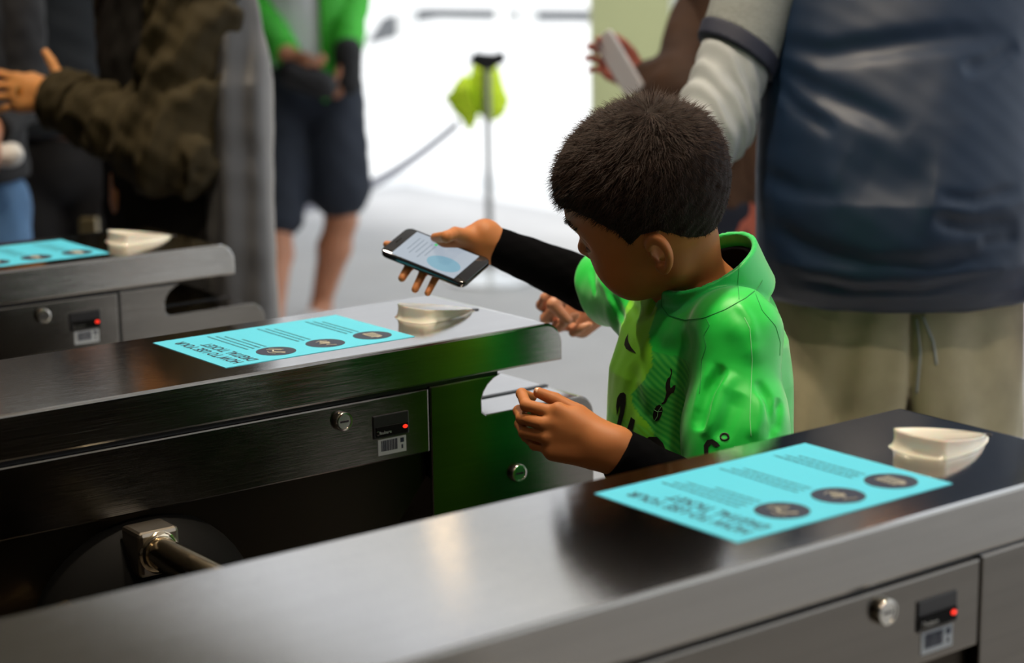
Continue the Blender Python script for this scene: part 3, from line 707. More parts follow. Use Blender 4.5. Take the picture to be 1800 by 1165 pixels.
CR = [([(1271, 642), (1246, 688), (1233, 725), (1229, 758)], .008, .017), ([(1288, 652), (1264, 690), (1250, 735), (1240, 770)], .009, -.007), ([(1300, 690), (1280, 735), (1262, 775)], .010, .006), ([(1255, 640), (1232, 690), (1222, 740)], .008, -.004), ([(1338, 690), (1334, 740), (1322, 775)], .008, -.005), ([(1295, 530), (1318, 560), (1326, 600)], .006, -.003), ([(1090, 470), (1100, 520), (1125, 560)], .008, .008), ([(1050, 480), (1070, 520), (1085, 550)], .006, -.004), ([(1248, 712), (1240, 735), (1232, 756)], .005, .008), ([(1330, 668), (1347, 700), (1358, 745), (1354, 775)], .006, .008),
      ([(1142, 592), (1160, 612), (1185, 616), (1226, 592)], .012, .006), ([(1140, 556), (1150, 530), (1158, 512)], .005, .006), ([(1205, 690), (1190, 740), (1180, 800)], .018, .007),
      ([(1368, 700), (1366, 760)], .005, .006), ([(1060, 500), (1080, 530), (1098, 570)], .006, .005), ([(1275, 560), (1310, 590), (1330, 640)], .014, -.004), ([(1108, 640), (1120, 700), (1150, 760)], .012, .004), ([(1040, 470), (1048, 520)], .005, .004)]
jf0 = crease_fn(jb3, CR)
jf = lambda p: smin(jf0(p)+.0008*wob(p, .05, 5)+.0020*wob(p*A(1.5, 1.5, .7), .11, 6), collar(p)+.0005*wob(p, .04, 2), .005)
lo = np.minimum(nbx-.26, rel-.07); hi = np.maximum(nbx+.26, lsh+.08); lo[2] = .56; hi[2] = 1.17
lo[0] = min(lo[0], lel[0]-.08)
v, q = surfnet(jf, lo, hi, .0030)
jo = obj('jersey', npmesh('jersey', v, q), M['jersey'], boy, smooth=True)
lat = (v-nbx)@bL; fo = (v-nbx)@bF; z = v[:, 2]
bnd_px = [(1141, 583), (1147, 641), (1132, 669), (1111, 690), (1110, 708), (1146, 752), (1160, 790)]
bp_, _, ok = march(jf, bnd_px); bz = bp_[:, 2][::-1]; bl = ((bp_-nbx)@bL)[::-1]
blim = np.interp(z, bz, bl)
col = np.tile(A(.012, .60, .06, 0), (len(v), 1))
front = fo > .02
dl = np.linalg.norm(np.cross(v-lsh, nrm(lel-lsh)), axis=1)
slv = (dl < .075) & (lat > .095) | (np.linalg.norm(v-rsh, axis=1) < .10) & (lat < -.10)
lime = front & (lat < blim) & (lat > -.11) & ~slv
col[lime] = (.22, .72, .02, 0)
tex = front & (lat >= blim) & ~slv & (z < .99)
col[tex] = (.008, .42, .05, .42)
col[lime & (z < .90)] = (.16, .66, .02, .5)
qq = (v-cc0)@cR.T; cm = (np.abs((np.sqrt((qq[:, 0]/.07)**2+(qq[:, 1]/.066)**2)-1)) < .14) & (qq[:, 2] > -.004)
col[cm] = (.012, .50, .09, 0)
setcol(jo, col)
# prints and seams on the jersey
decal('chest_logo', jf, [[(1105, 586), (1100, 596), (1098, 606), (1101, 613), (1108, 617), (1119, 621), (1110, 610), (1106, 602), (1104, 594)]], M['black_print'], boy)
z8 = lambda pts: [(1030+x/4.313, 560+y/4.315) for x, y in pts]
decal('crest', jf, [z8([(640, 375), (655, 385), (655, 420), (648, 440), (642, 470), (640, 500), (643, 525), (655, 520), (662, 508), (682, 503), (680, 530), (668, 560), (650, 565), (635, 580), (622, 600), (612, 625), (600, 640), (585, 650), (570, 645), (590, 630), (603, 600), (612, 560), (606, 520), (608, 490), (620, 455), (638, 440), (648, 410)]),
                    z8([(560, 650), (580, 668), (584, 700), (572, 740), (552, 768), (530, 778), (514, 762), (510, 730), (518, 690), (538, 660)])], M['black_print'], boy, maxe=4)
seam('crest_line', jf, z8([(575, 665), (550, 700), (545, 740), (525, 772)]), M['pale_thread'], boy, .00035, .0009)
seam('crest_line', jf, z8([(520, 690), (545, 705), (580, 700)]), M['pale_thread'], boy, .00035, .0009)
decal('chest_lettering', jf, [z8([(232, 660), (240, 600), (262, 565), (288, 558), (305, 575), (305, 640), (292, 720), (270, 800), (255, 880), (225, 870), (240, 790), (262, 700), (262, 650), (248, 690), (238, 740)])], M['black_print'], boy)
decal('chest_lettering', jf, [z8([(345, 745), (375, 770), (355, 850), (320, 950), (285, 930), (310, 850)])], M['black_print'], boy)
decal('chest_lettering', jf, [z8([(385, 1100), (400, 1000), (430, 930), (480, 895), (540, 895), (585, 940), (612, 1010), (625, 1090), (560, 1110), (545, 1040), (520, 990), (495, 1000), (470, 1050), (455, 1110)])], M['black_print'], boy)
decal('sleeve_lettering', jf, [z8([(900, 1040), (895, 960), (920, 920), (960, 912), (1000, 940), (1020, 965), (985, 975), (950, 950), (930, 975), (930, 1040)])], M['black_print'], boy, maxe=4)
ring = lambda cx, cy, a, b_, n=16: [(cx+a*math.cos(2*math.pi*i/n), cy+b_*math.sin(2*math.pi*i/n)) for i in range(n+1)]
seam('sleeve_badge_ring', jf, z8(ring(1052, 896, 32, 26)), M['black_print'], boy, .0011, .0006)
z2 = lambda pts: [(880+x/2.533, 380+y/2.533) for x, y in pts]
seam('collar_seam', jf, z2([(720, 330), (716, 400), (745, 440), (820, 462), (900, 455), (1000, 415), (1090, 365), (1140, 325), (1165, 285)]), M['green_thread'], boy, .0007)
seam('collar_seam', jf, z2([(1062, 215), (1056, 290), (1062, 370)]), M['green_thread'], boy)
seam('shoulder_seam', jf, z2([(915, 455), (930, 485), (905, 530), (915, 580), (895, 640), (893, 720), (885, 790)]), M['green_thread'], boy)
seam('shoulder_seam', jf, z2([(1135, 345), (1165, 420), (1225, 490), (1245, 560), (1243, 620)]), M['green_thread'], boy)
seam('sleeve_seam', jf, z2([(1085, 450), (1110, 500), (1120, 640), (1115, 760), (1110, 900), (1115, 980)]), M['pale_thread'], boy, .0005)
def ucf(p):
    q = (p-cc0)@cR.T; d = np.abs((np.sqrt((q[:, 0]/.0555)**2+(q[:, 1]/.054)**2)-1)*.055)-.0035; return smax(smax(d, q[:, 2]-.036, .003), -q[:, 2]-.02, .003)
v, q = surfnet(ucf, cc0-.09, cc0+.09, .0026); obj('undershirt_collar', npmesh('undershirt_collar', v, q), M['black_knit'], boy, smooth=True)
# hair
hF = A(-.16, -.095, -.070, -.048, -.034, -.021, .001, .012, .020, .027, .050, .073, .086, .2); hU = A(-.068, -.064, -.056, -.030, -.008, .009, .012, .006, .001, .026, .050, .061, .059, .059)
skl = union([el((-.010, 0, .036), (.098, .073, .090)), el((.012, 0, .012), (.082, .068, .080)), ], .03)
def hairf(p):
    q = (p-HC)@HA.T/HS; d = skl(q)
    tk = .0035+.0085*np.clip((q[:, 2]-.02)/.06, 0, 1)+.002*np.clip((q[:, 0]-.03)/.06, 0, 1)*np.clip((q[:, 2]-.03)/.05, 0, 1)+.0016*wob(q*A(1, 1, 1), .018, 9)
    tk = tk+.005*np.exp(-((q[:, 0]+.045)**2+(q[:, 1]-.0)**2)/.0006)
    return smax(d-tk, (np.interp(q[:, 0], hF, hU)-q[:, 2])*.75, .004)*HS
hv, hq = surfnet(hairf, HC-.16, HC+.18, .0028)
ho = obj('hair', npmesh('hair', hv, hq), M['hair'], boy, smooth=True); ho['label'] = 'short dark brown hair with a fine textured crown'
g = grad(hairf, hv); N_ = 32000; ii = rng.integers(0, len(hv), N_)
lq = (hv[ii]-HC)@HA.T/HS; keep = skl(lq) > .001; ii = ii[keep]; lq = lq[keep]; N_ = len(ii)
swirl = A(-.055, .010, .12); tl = lq-swirl; tl[:, 2] *= .6; tl /= np.linalg.norm(tl, axis=1)[:, None]; tw = tl@HA
gn = g[ii]; tan = tw-gn*(tw*gn).sum(1)[:, None]; tan /= np.linalg.norm(tan, axis=1)[:, None]+1e-6
rndv = rng.normal(size=(N_, 3))*.32+.35*np.stack([wob(lq, .022, 40+i_) for i_ in range(3)], 1)
top = np.clip((lq[:, 2]-.01)/.07, 0, 1)[:, None]
Lh = (.0035+.0085*top)*rng.uniform(.5, 1.5, (N_, 1))*(1+.8*np.exp(-((lq[:, :1]+.055)**2+(lq[:, 1:2]-.01)**2)/.0007)*top)
p0 = hv[ii]-gn*.001+rng.normal(size=(N_, 3))*.0007; d1 = gn*(.55-.1*top)+tan*.8+rndv; d1 /= np.linalg.norm(d1, axis=1)[:, None]
side = np.cross(d1, gn); side /= np.linalg.norm(side, axis=1)[:, None]+1e-6; wd = .00028
p1 = p0+d1*Lh*.55; d2 = d1+tan*.5; d2 /= np.linalg.norm(d2, axis=1)[:, None]; p2 = p1+d2*Lh*.45
sv = np.stack([p0-side*wd, p0+side*wd, p1+side*wd*.7, p1-side*wd*.7, p2+side*wd*.15, p2-side*wd*.15], 1).reshape(-1, 3)
b0 = np.arange(N_)[:, None]*6; sq = np.concatenate([b0+[0, 1, 2, 3], b0+[3, 2, 4, 5]])
so = obj('hair_strands', npmesh('hair_strands', sv, sq), M['hair_strand'] if 'hair_strand' in M else M.setdefault('hair_strand', mat('hair strands', (.022, .010, .0055), .6, spec=.2)), ho); so['kind'] = 'stuff'
# brow, lashes
def HW(q): return HC+np.asarray(q)@HA*HS
b = BM()
for s in (1, -1):
    for i in range(60):
        t = i/59; yy = s*(.010+.034*t); base = A(.0, yy, .024+.006*math.sin(t*2.6)); base[0] = .0905-.30*(abs(yy)-.008)**1.25*3
        base += rng.normal(size=3)*A(.0, .001, .0016); q = A(base[0], base[1], base[2]); n = 0
        dd = q-A(0, 0, 0.01); dd /= np.linalg.norm(dd)
        # settle on the skin
        for _ in range(12): q = q-dd*HEAD(q[None])[0]
        e2 = q+A(.0006, s*.006, .0015)+dd*.0012
        tube(b, [HW(q), HW(e2)], [.0005, .0001], 4)
obj('eyebrows', b, M['hair_dark'], boy)
b = BM()
for s in (1, -1):
    for i in range(16):
        a = math.radians(-55+110*i/15); c = A(.0725, s*.031, -.001); d = A(math.cos(a)*.9, math.sin(a), -.42); d = nrm(d); q = c+d*.0134
        tube(b, [HW(q), HW(q+d*.003+A(.001, 0, -.001)), HW(q+d*.0045+A(.003, 0, .0012))], [.0003, .00025, .00008], 4)
obj('eyelashes', b, M['hair_dark'], boy)
# nails
for pr_, nm, tips in ((LH, 'l', [4]), (RH, 'r', [4])):
    for ti in tips:
        a, c = pr_.tips[ti]; d = nrm(c-a); vw = nrm(CC-c); n_ = nrm(vw-d*(vw@d)); s_ = np.cross(d, n_)
        if nm == 'l': n_ = nrm(n_*.8+s_*.5); s_ = np.cross(d, n_)
        if nm == 'r': n_ = nrm(n_*.85-s_*.5); s_ = np.cross(d, n_)
        rr_ = .0064
        f = el(c+d*.0005+n_*rr_*.55, (.0058, .0045, .0024), np.array([d, s_, n_]))
        sdfmesh('thumbnail', f.fn, f.c-.012, f.c+.012, .0007, M['nail'], boy)

# phone
M['screen'] = mat('phone screen', (.04, .045, .05), .15, emit=((.46, .53, .62), .8)); M['screen_blue'] = mat('screen blue glow', (.02, .04, .05), .2, emit=((.24, .45, .58), .8))
M['screen_text'] = mat('screen grey text', (.03, .03, .03), .2, emit=((.26, .32, .40), .8)); M['screen_green'] = mat('screen green mark', (.02, .5, .1), .2, emit=((.05, .6, .15), .9))
ph = empty('smartphone', tuple(PC), 'black smartphone with a lit pale screen held by the boy', 'phone')
PM = Matrix(((pa[0], pb[0], pn[0], PC[0]), (pa[1], pb[1], pn[1], PC[1]), (pa[2], pb[2], pn[2], PC[2]), (0, 0, 0, 1)))
def rrect(x0, y0, x1, y1, r, n=6): return arc(x1-r, y1-r, r, 0, 90, n)+arc(x0+r, y1-r, r, 90, 180, n)+arc(x0+r, y0+r, r, 180, 270, n)+arc(x1-r, y0+r, r, 270, 360, n)
def phpart(name, pts, z0, z1, m, bev=0.):
    b = BM(); prism(b, pts, 'z', z0, z1, bev); bmesh.ops.transform(b, matrix=PM, verts=b.verts)
    bmesh.ops.recalc_face_normals(b, faces=b.faces[:]); return smooth_by_angle(obj(name, b, m, ph), 60)
M['phone_black'] = mat('glossy black phone', (.008, .008, .010), .12, coat=.5)
phpart('case', rrect(-.0700, -.0345, .0700, .0345, .0105), -.0045, .0040, M['phone_black'], .002)
phpart('screen', rrect(-.0520, -.0300, .0520, .0300, .0005, 1), .0039, .0044, M['screen'])
phpart('screen_tint', [(.022+.026*math.cos(a*.2618), .011+.0150*math.sin(a*.2618)) for a in range(24)], .0044, .0046, M['screen_blue'])
for i, (x, l) in enumerate(((-.040, .030), (-.033, .036), (-.026, .030), (-.018, .038), (-.011, .030))): phpart('screen_text_line', [(x, -.020+i*.001), (x+.0014, -.020+i*.001), (x+.0014, -.020+l), (x, -.020+l)], .0044, .00455, M['screen_text'])
phpart('status_mark', [(-.014, -.021), (-.010, -.021), (-.010, -.017), (-.014, -.017)], .0044, .00455, M['screen_green'])
phpart('earpiece', rrect(-.0625, -.006, -.0608, .006, .0006, 2), .0040, .0042, M['hub_black'])

# ------------------------------------------------------------------ grown-ups
def head_axes(F, U=(0, 0, 1)):
    F = nrm(F); U = np.asarray(U, float); U = nrm(U-F*(U@F)); return np.array([F, np.cross(U, F), U])
def grown(label, base, H, skin, parts, neck, feet=True, h=.006, hairm=None, hcut=None, headscale=1.1):
    """H=(centre, facing); returns the Empty"""
    t = empty('person', (base[0], base[1], 0), label, 'person')
    Ax = head_axes(*H[1]); pr = list(parts)+[frame_prims(HEAD, H[0], Ax, headscale, .16)]
    np_ = H[0]+Ax.T@A(-.02, 0, -.075); pr.append(rc(np_, neck, .058, .064))
    lo, hi = bounds(pr, .01); lo[2] = 0
    v, q = surfnet(union(pr, .025), lo, hi, h); obj('body', npmesh('body', v, q), skin, t, smooth=True)
    if hairm:
        cut = hcut or (lambda F, L: np.interp(F, [-.1, -.02, .02, .05, .1], [-.05, -.03, .0, .035, .06]))
        hair_cap('hair', H[0], Ax, headscale, .010, cut, .008, hairm, t)
    return t, Ax
def leg_parts(hip, knee, ank, toe, s=1.): return [rc(hip, knee, .088*s, .058*s), rc(knee, knee*.65+ank*.35, .056*s, .060*s), rc(knee*.65+ank*.35, ank, .060*s, .038*s), rc(ank-Z*.03, toe, .040*s, .030*s)]
def G(px, py, d, z=None):
    p = P(px, py, d)
    if z is not None: p = A(p[0], p[1], z)
    return p

# --- the man in the dark blue jersey behind the boy
M['jersey_blue'] = mat('dark blue jersey', (.005, .019, .052), .5, bump=.15, bscale=900, var=.06, vscale=8)
M['grey_sleeve'] = mat('pale grey heather sleeve', (.20, .22, .22), .75, bump=.5, bscale=260, stretch=(1, 1, 2.5), var=.12, vscale=120)
M['white_sleeve'] = mat('off white sleeve', (.34, .37, .39), .7, bump=.2, bscale=500)
M['navy_band'] = mat('navy knitted band', (.010, .014, .035), .7, bump=.3, bscale=400)
M['yellow_fleck'] = mat('yellow fleck', (.45, .36, .03), .6)
M['cream_cloth'] = mat('cream linen', (.40, .36, .24), .85, bump=.35, bscale=700, var=.14, vscale=14)
mc = P(1580, 300, 3.15); mF = nrm(A(-.60, -.79, 0)); mL = nrm(np.cross(Z, mF)); mb = A(mc[0], mc[1], 0)
if mL@rt < 0: mL_img = -1
mright = -mL                                      # his right hand side
msh = [mb+mL*.21+Z*1.47, mb-mL*.21+Z*1.47]
relb = P(1256, 215, 3.02); rwrm = P(1078, 512, 2.86)
lelb = msh[0]+A(.05, .02, -.30)+mL*.05; lwrm = lelb+mF*.10+A(0, 0, -.25)
mD = nrm(-rt*.86-up*.50); mT = nrm(up*.8-rt*.5+fw*.25)
mh = hand_prims(rwrm, mD, mT, True, .92, curls=((50, 70, 45), (55, 75, 45), (60, 75, 45), (70, 70, 40)), thumb=[P(1058, 500, 2.83), P(1005, 505, 2.80), P(972, 535, 2.79), P(998, 562, 2.79)])
mh2 = hand_prims(lwrm, A(0, 0, -1)+mF*.1, mF, False, 1.)
hipm = [mb+mL*.10+Z*.86, mb-mL*.10+Z*.86]; knm = [q+mF*.02-Z*.40 for q in hipm]; ankm = [q-Z*.76 for q in hipm]
mparts = [rc(mb+Z*1.42, mb+Z*1.0, .12, .15), rc(mb+Z*1.0, mb+Z*.9, .13, .13), rc(mb+Z*1.46, msh[0], .07, .06), rc(mb+Z*1.46, msh[1], .07, .06),
          rc(msh[1], relb, .050, .042), rc(relb, rwrm, .042, .027), rc(msh[0], lelb, .05, .042), rc(lelb, lwrm, .042, .027), mh, mh2]
for q in range(2): mparts += leg_parts(hipm[q], knm[q], ankm[q], ankm[q]+mF*.17-Z*.05)
man, mAx = grown('broad man in a dark blue jersey and cream shorts standing behind the boy', mb, (mb+Z*1.70+mF*.05, (mF, Z)), M['skin'], mparts, mb+Z*1.47, h=.0045, hairm=M['hair_dark'])
mt = loft([[.905, .015, 0, .178, .226], [.94, .03, 0, .198, .230], [.98, .04, 0, .212, .236], [1.08, .045, 0, .210, .236], [1.20, .03, 0, .185, .232], [1.32, .01, 0, .155, .232], [1.42, 0, 0, .125, .215], [1.50, -.01, 0, .09, .14], [1.53, -.01, 0, .07, .09]], mF, mL)
def mj(p):
    d = mt(p, mb); s = union([rc(mb+Z*1.45, msh[0], .075, .085), rc(mb+Z*1.45, msh[1], .075, .080)], .03)(p)
    return smin(d, s, .03)
MC = [([(1350, 75), (1450, 95), (1560, 80), (1680, 65), (1790, 60)], .018, .014), ([(1352, 110), (1420, 150), (1520, 195), (1600, 235)], .016, .012), ([(1348, 128), (1400, 190), (1470, 235)], .012, .008),
      ([(1790, 80), (1740, 110), (1690, 125)], .012, .012), ([(1335, 305), (1400, 335), (1480, 350)], .016, .007), ([(1345, 390), (1420, 440), (1520, 470), (1640, 470), (1790, 440)], .018, .010),
      ([(1640, 385), (1700, 400), (1790, 395)], .012, .012), ([(1650, 345), (1720, 355), (1795, 330)], .010, .009), ([(1400, 490), (1500, 512), (1620, 512), (1760, 480)], .010, .007), ([(1480, 290), (1580, 330), (1640, 340)], .05, .012), ([(1720, 430), (1790, 415)], .010, .008)]
mjf0 = crease_fn(mj, MC); mjf = lambda p: mjf0(p)+.0025*wob(p, .22, 11)+.0010*wob(p*A(1, 1, 2.2), .07, 12)
v, q = surfnet(mjf, mb+A(-.36, -.36, .88), mb+A(.36, .36, 1.56), .0055)
mo = obj('jersey', npmesh('jersey', v, q), M['jersey_blue'], man, smooth=True)
# his right arm: grey short sleeve, navy band with yellow flecks, wrinkled pale sleeve
def garment(name, prims, k, h, m, parent, cuts=(), amp=0., ws=.1, seed=1, extra=None):
    base = union(prims, k, .08)
    def f(p):
        d = base(p)
        if amp: d = d+amp*wob(p, ws, seed)
        if extra: d = d+extra(p)
        for q_, n_ in cuts: d = smax(d, (p-q_)@nrm(n_), .004)
        return d
    lo, hi = bounds(prims, .02); v_, q__ = surfnet(f, lo, hi, h); return obj(name, npmesh(name, v_, q__), m, parent, smooth=True), f
adir = nrm(relb-msh[1]); ush = relb-adir*.11
bandn = nrm(-rt*.50-up*.80-fw*.10)
bc = P(1296, 78, 3.02)
garment('short_sleeve', [rc(msh[1], relb, .068, .062)], .02, .005, M['grey_sleeve'], man, [(bc-bandn*.012, bandn)], .002, .10, 3)
garment('sleeve_band', [rc(msh[1], relb, .0715, .0655)], .02, .004, M['navy_band'], man, [(bc+bandn*.014, bandn), (bc-bandn*.014, -bandn)])
fd = nrm(rwrm-relb)
ucr = lambda p: .0035*np.sin(((p-relb)@(fd*.8-rt*.25+up*.3))*2*np.pi/.021+1.5*wob(p, .08, 4))*np.exp(-(((p-relb)@fd-.02)/.10)**2)
garment('long_sleeve', [rc(msh[1], relb, .062, .056), rc(relb, rwrm, .056, .036)], .03, .0045, M['white_sleeve'], man, [(rwrm-fd*.035, fd), (bc-bandn*.02, -bandn)], .0015, .08, 5, extra=ucr)
b = BM(); rr = np.random.default_rng(4)
for i in range(26):
    t_ = rr.uniform(-.06, .06); w_ = P(1300+t_*900, 88+t_*420, 3.02)
garment('jersey_sleeve', [rc(msh[0], lelb, .085, .08)], .02, .007, M['grey_sleeve'], man, [(lelb-Z*.01, -Z)], .003)
# shorts
ms = loft([[.44, 0, 0, .150, .215], [.60, 0, 0, .158, .215], [.78, .0, 0, .160, .215], [.93, .0, 0, .15, .205], [.98, 0, 0, .13, .18]], mF, mL)
def msf(p):
    q_ = p-mb; x = q_@mL; ang = np.arctan2(q_@mF, x)
    d = ms(p, mb)+.006*np.sin(ang*9+2*wob(p, .4, 2))*np.clip((.92-p[:, 2])/.2, 0, 1)+.004*wob(p*A(2.2, 2.2, .6), .18, 6)
    gap = .030*np.clip((.78-p[:, 2])/.2, 0, 1); return smax(d, -(np.abs(x)-gap), .03)
v, q = surfnet(msf, mb+A(-.3, -.3, .42), mb+A(.3, .3, 1.0), .006)
so_ = obj('shorts', npmesh('shorts', v, q), M['cream_cloth'], man, smooth=True)
for a in ([(1612, 560), (1618, 620), (1612, 690)], [(1622, 556), (1640, 600), (1646, 640)]): seam('drawstring', msf, a, M['white_sleeve'], so_, .0022, .001)
for q in range(2): cloth('shoe', shoe(0, A(*(ankm[q]+mF*.17)[:2], .042), A(*(ankm[q]-mF*.04)[:2], .048)), .01, .008, M['shoe'], man, [(A(0, 0, .002), -Z)], 0)

# --- person in the olive coat at the far turnstile
M['olive_coat'] = mat('dark olive coat', (.034, .026, .011), .8, spec=.2, bump=.2, bscale=200, var=.15, vscale=5)
M['daylit_back'] = mat('coat cloth with daylight in colour', (.055, .055, .058), .5, bump=.3, bscale=200, sheen=.3)  # grey stands in for cool daylight on the same coat
M['dark_trousers'] = mat('charcoal trousers', (.02, .02, .021), .7, var=.2)
M['coat_front'] = mat('black brown coat cloth', (.010, .009, .008), .85, spec=.15, var=.2, vscale=5)
M['gold'] = mat('gold ring', (.8, .55, .2), .25, 1)
cd = 4.15; cb = P(306, 300, cd); cb = A(cb[0], cb[1], 0); cF = nrm(A(-1, .1, 0)); cL = nrm(np.cross(Z, cF))
csh = [cb+cL*.19+Z*1.40, cb-cL*.19+Z*1.40]
cel = P(300, 262, 3.92); cwr = P(95, 168, 4.10); cwr2 = P(150, 60, 4.4)
cD = nrm(-rt*.93+up*.10+fw*.1); cT = nrm(up*.98+rt*.1)
ch = hand_prims(cwr, cD, cT, False, 1.0, curls=((8, 10, 8), (8, 12, 8), (10, 14, 10), (12, 14, 10)), thumb=[P(92, 158, 4.08), P(100, 128, 4.06), P(90, 108, 4.06), P(80, 92, 4.06)], spread=(10, 2, -5, -14))
chp = [cb+cL*.1+Z*.85, cb-cL*.1+Z*.85]; ckn = [q-Z*.4+cF*.03 for q in chp]; can = [q-Z*.77 for q in chp]
cp = [rc(cb+Z*1.38, cb+Z*.95, .12, .14), rc(cb+Z*1.40, csh[0], .07, .055), rc(cb+Z*1.40, csh[1], .07, .055), rc(csh[0], cel, .048, .04), rc(cel, cwr, .04, .027), ch, rc(csh[1], csh[1]-Z*.28, .048, .04), rc(csh[1]-Z*.28, csh[1]+cF*.03-Z*.53, .04, .027), hand_prims(csh[1]+cF*.03-Z*.53, -Z, cF, True, 1.)]
for q in range(2): cp += leg_parts(chp[q], ckn[q], can[q], can[q]+cF*.17-Z*.05)
coat, cAx = grown('person in a dark olive coat holding out an open hand at the far turnstile', cb, (cb+Z*1.64+cF*.05, (cF, Z)), M['skin_warm'], cp, cb+Z*1.42, h=.006, hairm=M['hair_dark'])
cl = loft([[.62, 0, 0, .15, .21], [.80, 0, 0, .145, .205], [1.0, 0, 0, .14, .20], [1.25, 0, 0, .14, .20], [1.38, 0, 0, .12, .20], [1.46, 0, 0, .08, .10]], cF, cL)
def cfn(p): return smin(cl(p, cb), union([rc(cb+Z*1.37, csh[0], .09, .085), rc(cb+Z*1.37, csh[1], .09, .085)], .03)(p), .04)+.008*wob(p*A(1, 1, .5), .16, 21)+.004*wob(p, .07, 22)
v, q = surfnet(cfn, cb+A(-.36, -.36, .6), cb+A(.36, .36, 1.52), .009); obj('coat', npmesh('coat', v, q), M['coat_front'], coat, smooth=True)
cfd = nrm(cwr-cel)
cse = lambda p: .010*np.sin(((p-cel)@(cfd*.9+up*.35))*2*np.pi/.085+2.2*wob(p, .16, 8))+.005*wob(p, .05, 31)
garment('coat_sleeve', [rc(csh[0], cel, .092, .088), rc(cel, cwr, .088, .060)], .05, .006, M['olive_coat'], coat, [(cwr-cfd*.025, cfd)], 0, .1, 1, extra=cse)
garment('coat_cuff', [rc(cel, cwr, .080, .066)], .05, .005, M['olive_coat'], coat, [(cwr-cfd*.012, cfd), (cwr-cfd*.085, -cfd)], .002, .06)
garment('coat_sleeve', [rc(csh[1], csh[1]-Z*.28, .085, .08), rc(csh[1]-Z*.28, csh[1]+cF*.03-Z*.5, .08, .06)], .04, .009, M['olive_coat'], coat, [], .006, .1)
tr = [rc(chp[0]-Z*.02, ckn[0], .11, .085), rc(ckn[0], can[0], .085, .07), rc(chp[1]-Z*.02, ckn[1], .11, .085), rc(ckn[1], can[1], .085, .07)]
garment('trousers', tr, .03, .009, M['dark_trousers'], coat, [(A(0, 0, .06), -Z)], .005, .12)
for q in range(2): cloth('shoe', shoe(0, A(*(can[q]+cF*.17)[:2], .042), A(*(can[q]-cF*.04)[:2], .048)), .01, .009, M['dark_shoe'], coat, [(A(0, 0, .002), -Z)], 0)
b = BM(); rp = P(33, 160, 4.06); lathe(b, rp-cD*.004, cD, [(0, .0095), (0, .0110), (.006, .0110), (.006, .0095)], 20); obj('finger_ring', b, M['gold'], coat)
# daylight on the coat's back, put into a grey piece at the right
backc = P(400, 200, 4.0)
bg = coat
def backf(p):
    q_ = p-A(backc[0], backc[1], 0); x = q_@rt; y = q_@(nrm(A(fw[0], fw[1], 0)))
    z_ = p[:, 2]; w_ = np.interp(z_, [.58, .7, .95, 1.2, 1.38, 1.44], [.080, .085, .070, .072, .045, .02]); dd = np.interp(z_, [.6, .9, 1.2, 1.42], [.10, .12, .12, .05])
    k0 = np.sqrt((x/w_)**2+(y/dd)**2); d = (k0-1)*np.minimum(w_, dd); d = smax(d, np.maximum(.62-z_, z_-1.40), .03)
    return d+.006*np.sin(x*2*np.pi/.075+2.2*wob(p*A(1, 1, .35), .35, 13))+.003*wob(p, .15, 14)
v, q = surfnet(backf, A(backc[0]-.2, backc[1]-.2, .58), A(backc[0]+.2, backc[1]+.2, 1.45), .008); obj('coat_daylit_back', npmesh('coat_daylit_back', v, q), M['daylit_back'], bg, smooth=True)
b = BM(); tube(b, [P(402, -40, 4.12), P(408, 60, 4.10), P(405, 150, 4.10), P(385, 230, 4.1)], .013, 8); b.free()

# --- man in a green jacket, white shirt and navy shorts, far behind
M['green_jacket'] = mat('bright green jacket', (.05, .50, .03), .6, var=.15, vscale=6); M['white_shirt'] = mat('white shirt', (.85, .85, .92), .8)
M['navy_cotton'] = mat('navy cotton', (.012, .018, .032), .8, var=.15); M['black_glove'] = mat('black glove', (.012, .012, .014), .7)
gd = 7.45; gb = P(545, 300, gd+.05); gb = A(gb[0], gb[1], 0); gF = nrm(-fw*A(1, 1, 0)-rt*A(1, 1, 0)*.25); gL = nrm(np.cross(Z, gF))
gsh = [gb+gL*.20+Z*1.46, gb-gL*.20+Z*1.46]
ghp = [gb+gL*.10+Z*.92, gb-gL*.10+Z*.92]
gkn = [G(600, 385, gd), G(488, 385, gd-.1)]; gan = [G(565, 535, gd+.1), G(478, 560, gd-.25)]
gan = [A(q[0], q[1], .09) for q in gan]
gel = [G(612, 10, gd-.1), G(455, 30, gd-.1)]; gwr = [G(612, 100, gd-.25), G(505, 95, gd-.35)]
gh = [hand_prims(gwr[0], -Z-rt*.1, gF, False, 1.), hand_prims(gwr[1], rt-up*.6, gF+Z*.5, True, 1., curls=((40, 40, 30),)*4)]
gp = [rc(gb+Z*1.42, gb+Z*1.0, .105, .11), rc(gb+Z*1.45, gsh[0], .07, .06), rc(gb+Z*1.45, gsh[1], .07, .06)]+gh
for q in range(2): gp += leg_parts(ghp[q], gkn[q], gan[q], gan[q]+gF*.17-Z*.05, 1.05)+[rc(gsh[q], gel[q], .05, .042), rc(gel[q], gwr[q], .042, .028)]
gm, gAx = grown('distant man in an open bright green jacket, white shirt and navy shorts', gb, (gb+Z*1.68+gF*.03, (gF, Z)), M['skin'], gp, gb+Z*1.48, h=.009, hairm=M['hair_dark'])
gl = loft([[.90, 0, 0, .135, .165], [1.2, 0, 0, .135, .17], [1.40, 0, 0, .12, .18], [1.50, 0, 0, .07, .10]], gF, gL)
v, q = surfnet(lambda p: gl(p, gb)+.004*wob(p, .1, 2), gb+A(-.3, -.3, .88), gb+A(.3, .3, 1.54), .012); obj('shirt', npmesh('shirt', v, q), M['white_shirt'], gm, smooth=True)
